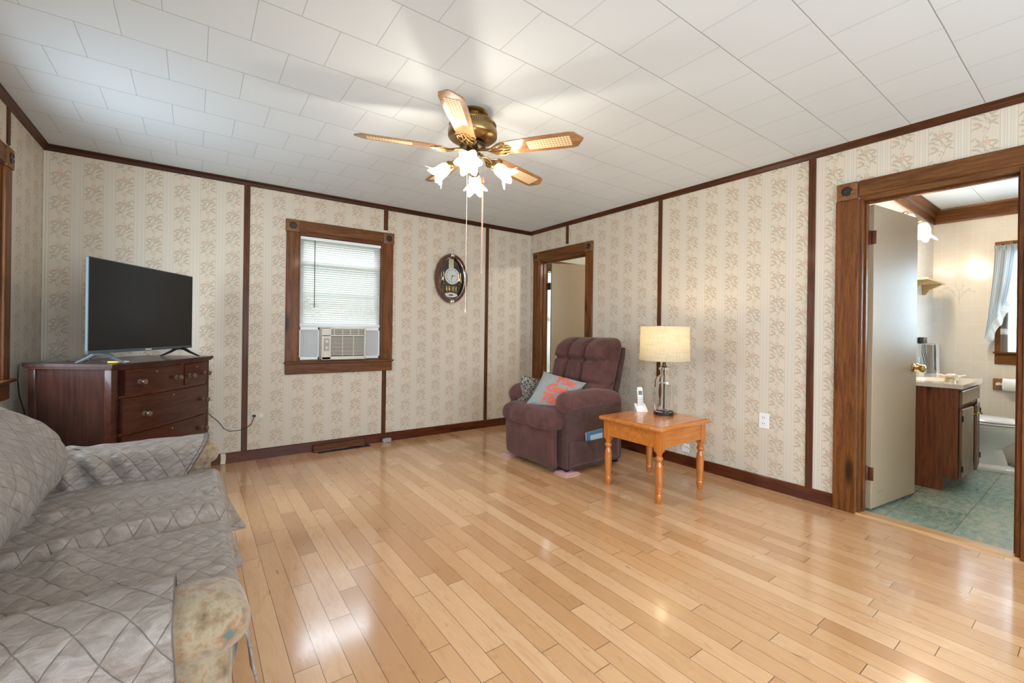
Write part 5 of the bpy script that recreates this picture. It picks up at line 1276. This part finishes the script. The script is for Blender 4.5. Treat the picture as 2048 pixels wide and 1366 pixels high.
oval_loft([(.665, .186, .258, .423), (.665, .188, .260, .432), (.665, .178, .248, .445), (.665, .12, .18, .450)]).build('lid', M['porcelain'], tl)
MB().soft((TC, .985, .575), (.42, .20, .37), .03, 8).build('tank', M['porcelain'], tl)
MB().soft((TC, .983, .775), (.44, .215, .035), .012, 6).build('tank_lid', M['porcelain'], tl)
# toilet roll holder
th = thing('toilet_roll_holder', 'wooden toilet roll holder with brackets below the bathroom window', 'holder', (6.05, .56, .73))
kn = wood('knotty_holder_wood', (0.20, 0.085, 0.03), (0.42, 0.20, 0.08), axis='z')
for yy in (.640, .468): 
    pl_ = MB().bx((6.048, yy - .038, .665), (6.069, yy + .038, .770), .003, 1).build('mounting_plate', kn, th, smooth=0)
    MB().tube([(6.05, yy, .725), (5.975, yy, .725)], .013, 12).build('peg', M['white_plastic'], th)
MB().tube([(5.985, .640, .725), (5.985, .468, .725)], .009, 10).build('roller', M['white_plastic'], th)
tr2 = thing('toilet_roll', 'white toilet paper roll on the wooden holder', 'toilet roll', (5.985, .553, .725))
def roll_ring(prof): return MB().lathe(prof, 36, Matrix.Translation((5.985, .553, .722)) @ Matrix.Rotation(PI/2, 4, 'X'), cap=False)
roll_ring([(.020, -.055), (.056, -.055), (.058, -.050), (.058, .050), (.056, .055), (.020, .055), (.020, -.055)]).build('paper', M['paper'], tr2)
# curtain
cu_ = K('blue_ticking_curtain', (0.62, 0.66, 0.70), .9); up_ = cu_.uv(); cu_u, cu_v, cu_w = cu_.sep(up_)
stp = (cu_u * 60.0).fract().lt(0.45); colr = cu_.mix(stp * .55, (0.66, 0.70, 0.73), (0.26, 0.36, 0.46)); cu_.set('Base Color', colr)
def cloth_mat(k, col, f):
    t_ = k.nodes.new('ShaderNodeBsdfTranslucent')
    if isinstance(col, S): k.links.new(col.s, t_.inputs[0])
    else: t_.inputs[0].default_value = (*col, 1)
    m_ = k.nodes.new('ShaderNodeMixShader'); m_.inputs[0].default_value = f; k.links.new(k.b.outputs[0], m_.inputs[1]); k.links.new(t_.outputs[0], m_.inputs[2]); k.links.new(m_.outputs[0], k.nodes['Material Output'].inputs[0]); return k.m
ticking = cloth_mat(cu_, colr, .45)
sh_ = K('pale_blue_voile', (0.66, 0.76, 0.80), .9); voile = cloth_mat(sh_, (0.80, 0.88, 0.92), .85)
rf_ = K('eyelet_ruffle', (0.72, 0.74, 0.75), .9); ru = rf_.uv(); rn = rf_.voro(rf_.scale(ru, (60, 9, 1)), 1.0); rcl = rf_.mix(rn.ramp(.18, .30, .7, 0), (0.74, 0.76, 0.77), (0.20, 0.24, 0.30)); rf_.set('Base Color', rcl); ruffle = cloth_mat(rf_, rcl, .35)
ct = thing('curtain', 'blue ticking priscilla curtain with lace ruffle tied across the bathroom window', 'curtain', (6.0, .3, 2.0))
def cpanel(u, v):       # u across (0 = outer edge), v down; bottom edge is the rising diagonal
    yo = .672 + .060 * v ** 1.5; yi = -.19
    zb = 1.10 + (1.0 - (1 - u) ** 1.0) * .0 + .95 * min(1, u / .42) ** .85
    y = yo + (yi - yo) * u; z = 1.985 - (1.985 - min(1.93, zb)) * v
    pl = math.sin(u * 95) * (.012 + .006 * v) + math.sin(u * 41 + 1) * .006
    return (6.015 + pl - .02 * v, y, z + (.006 * math.sin(u * 95) if v == 0 else 0))
MB().grid(cpanel, 150, 30).build('panel', ticking, ct, smooth=180, recalc=False)
def crf(u, v):
    p = cpanel(u * .48, 1.0); w = .085 * v
    return (p[0] - .012 - .010 * math.sin(u * 70) * v, p[1] - w * .30 + .004 * math.sin(u * 60), p[2] - w * .95 + .012 * math.sin(u * 52) * v)
MB().grid(crf, 130, 8).build('ruffle', ruffle, ct, smooth=180, recalc=False)
def inner(u, v): return (6.045 + .006 * math.sin(u * 60), .632 - .80 * u, 1.97 - .955 * v)
MB().grid(inner, 120, 10).build('sheer_panel', voile, ct, smooth=180, recalc=False)
def inb(u, v): return (6.036 + .007 * math.sin(u * 60), .633 - .80 * u, 1.235 - .055 * v)
MB().grid(inb, 120, 4).build('lace_band', ruffle, ct, smooth=180, recalc=False)
mb = MB(); mb.tube([(6.035, .675, 1.965), (6.035, -.25, 1.965)], .006, 8); mb.build('curtain_rod', M['white_plastic'], ct)
def head(u, v): return (6.012 + .012 * math.sin(u * 150) , .675 - .86 * u, 1.955 + .050 * v + .004 * math.sin(u * 150 + 1))
MB().grid(head, 200, 4).build('gathered_heading', ticking, ct, smooth=180, recalc=False)
bl_ = thing('bedroom_fill_lamp', 'unseen frosted dome lamp added to light the bedroom beyond the recliner', 'ceiling lamp', (4.7, 2.7, H))  # out of view; lamp and its point light added to brighten the door leaf
MB().lathe([(.15, H), (.15, H - .02), (.14, H - .025)], 32, Matrix.Translation((4.7, 2.7, 0))).build('lamp_base', M['brass'], bl_)
MB().lathe([(.14, H - .025), (.125, H - .07), (.08, H - .10), (0, H - .112)], 32, Matrix.Translation((4.7, 2.7, 0))).build('glass_dome', K('fill_dome_glass', (.9, .9, .85), .4).emit((1, .95, .85), 3).m, bl_, smooth=180)
l = D.lights.new('bedroom_fill_light', 'POINT'); l.energy = 34.0; l.color = (1.0, 0.93, 0.82); l.shadow_soft_size = .10
lo = D.objects.new('bedroom_fill_light', l); lo.location = (4.7, 2.7, H - .24); COL.objects.link(lo)
#%%NEXT%%
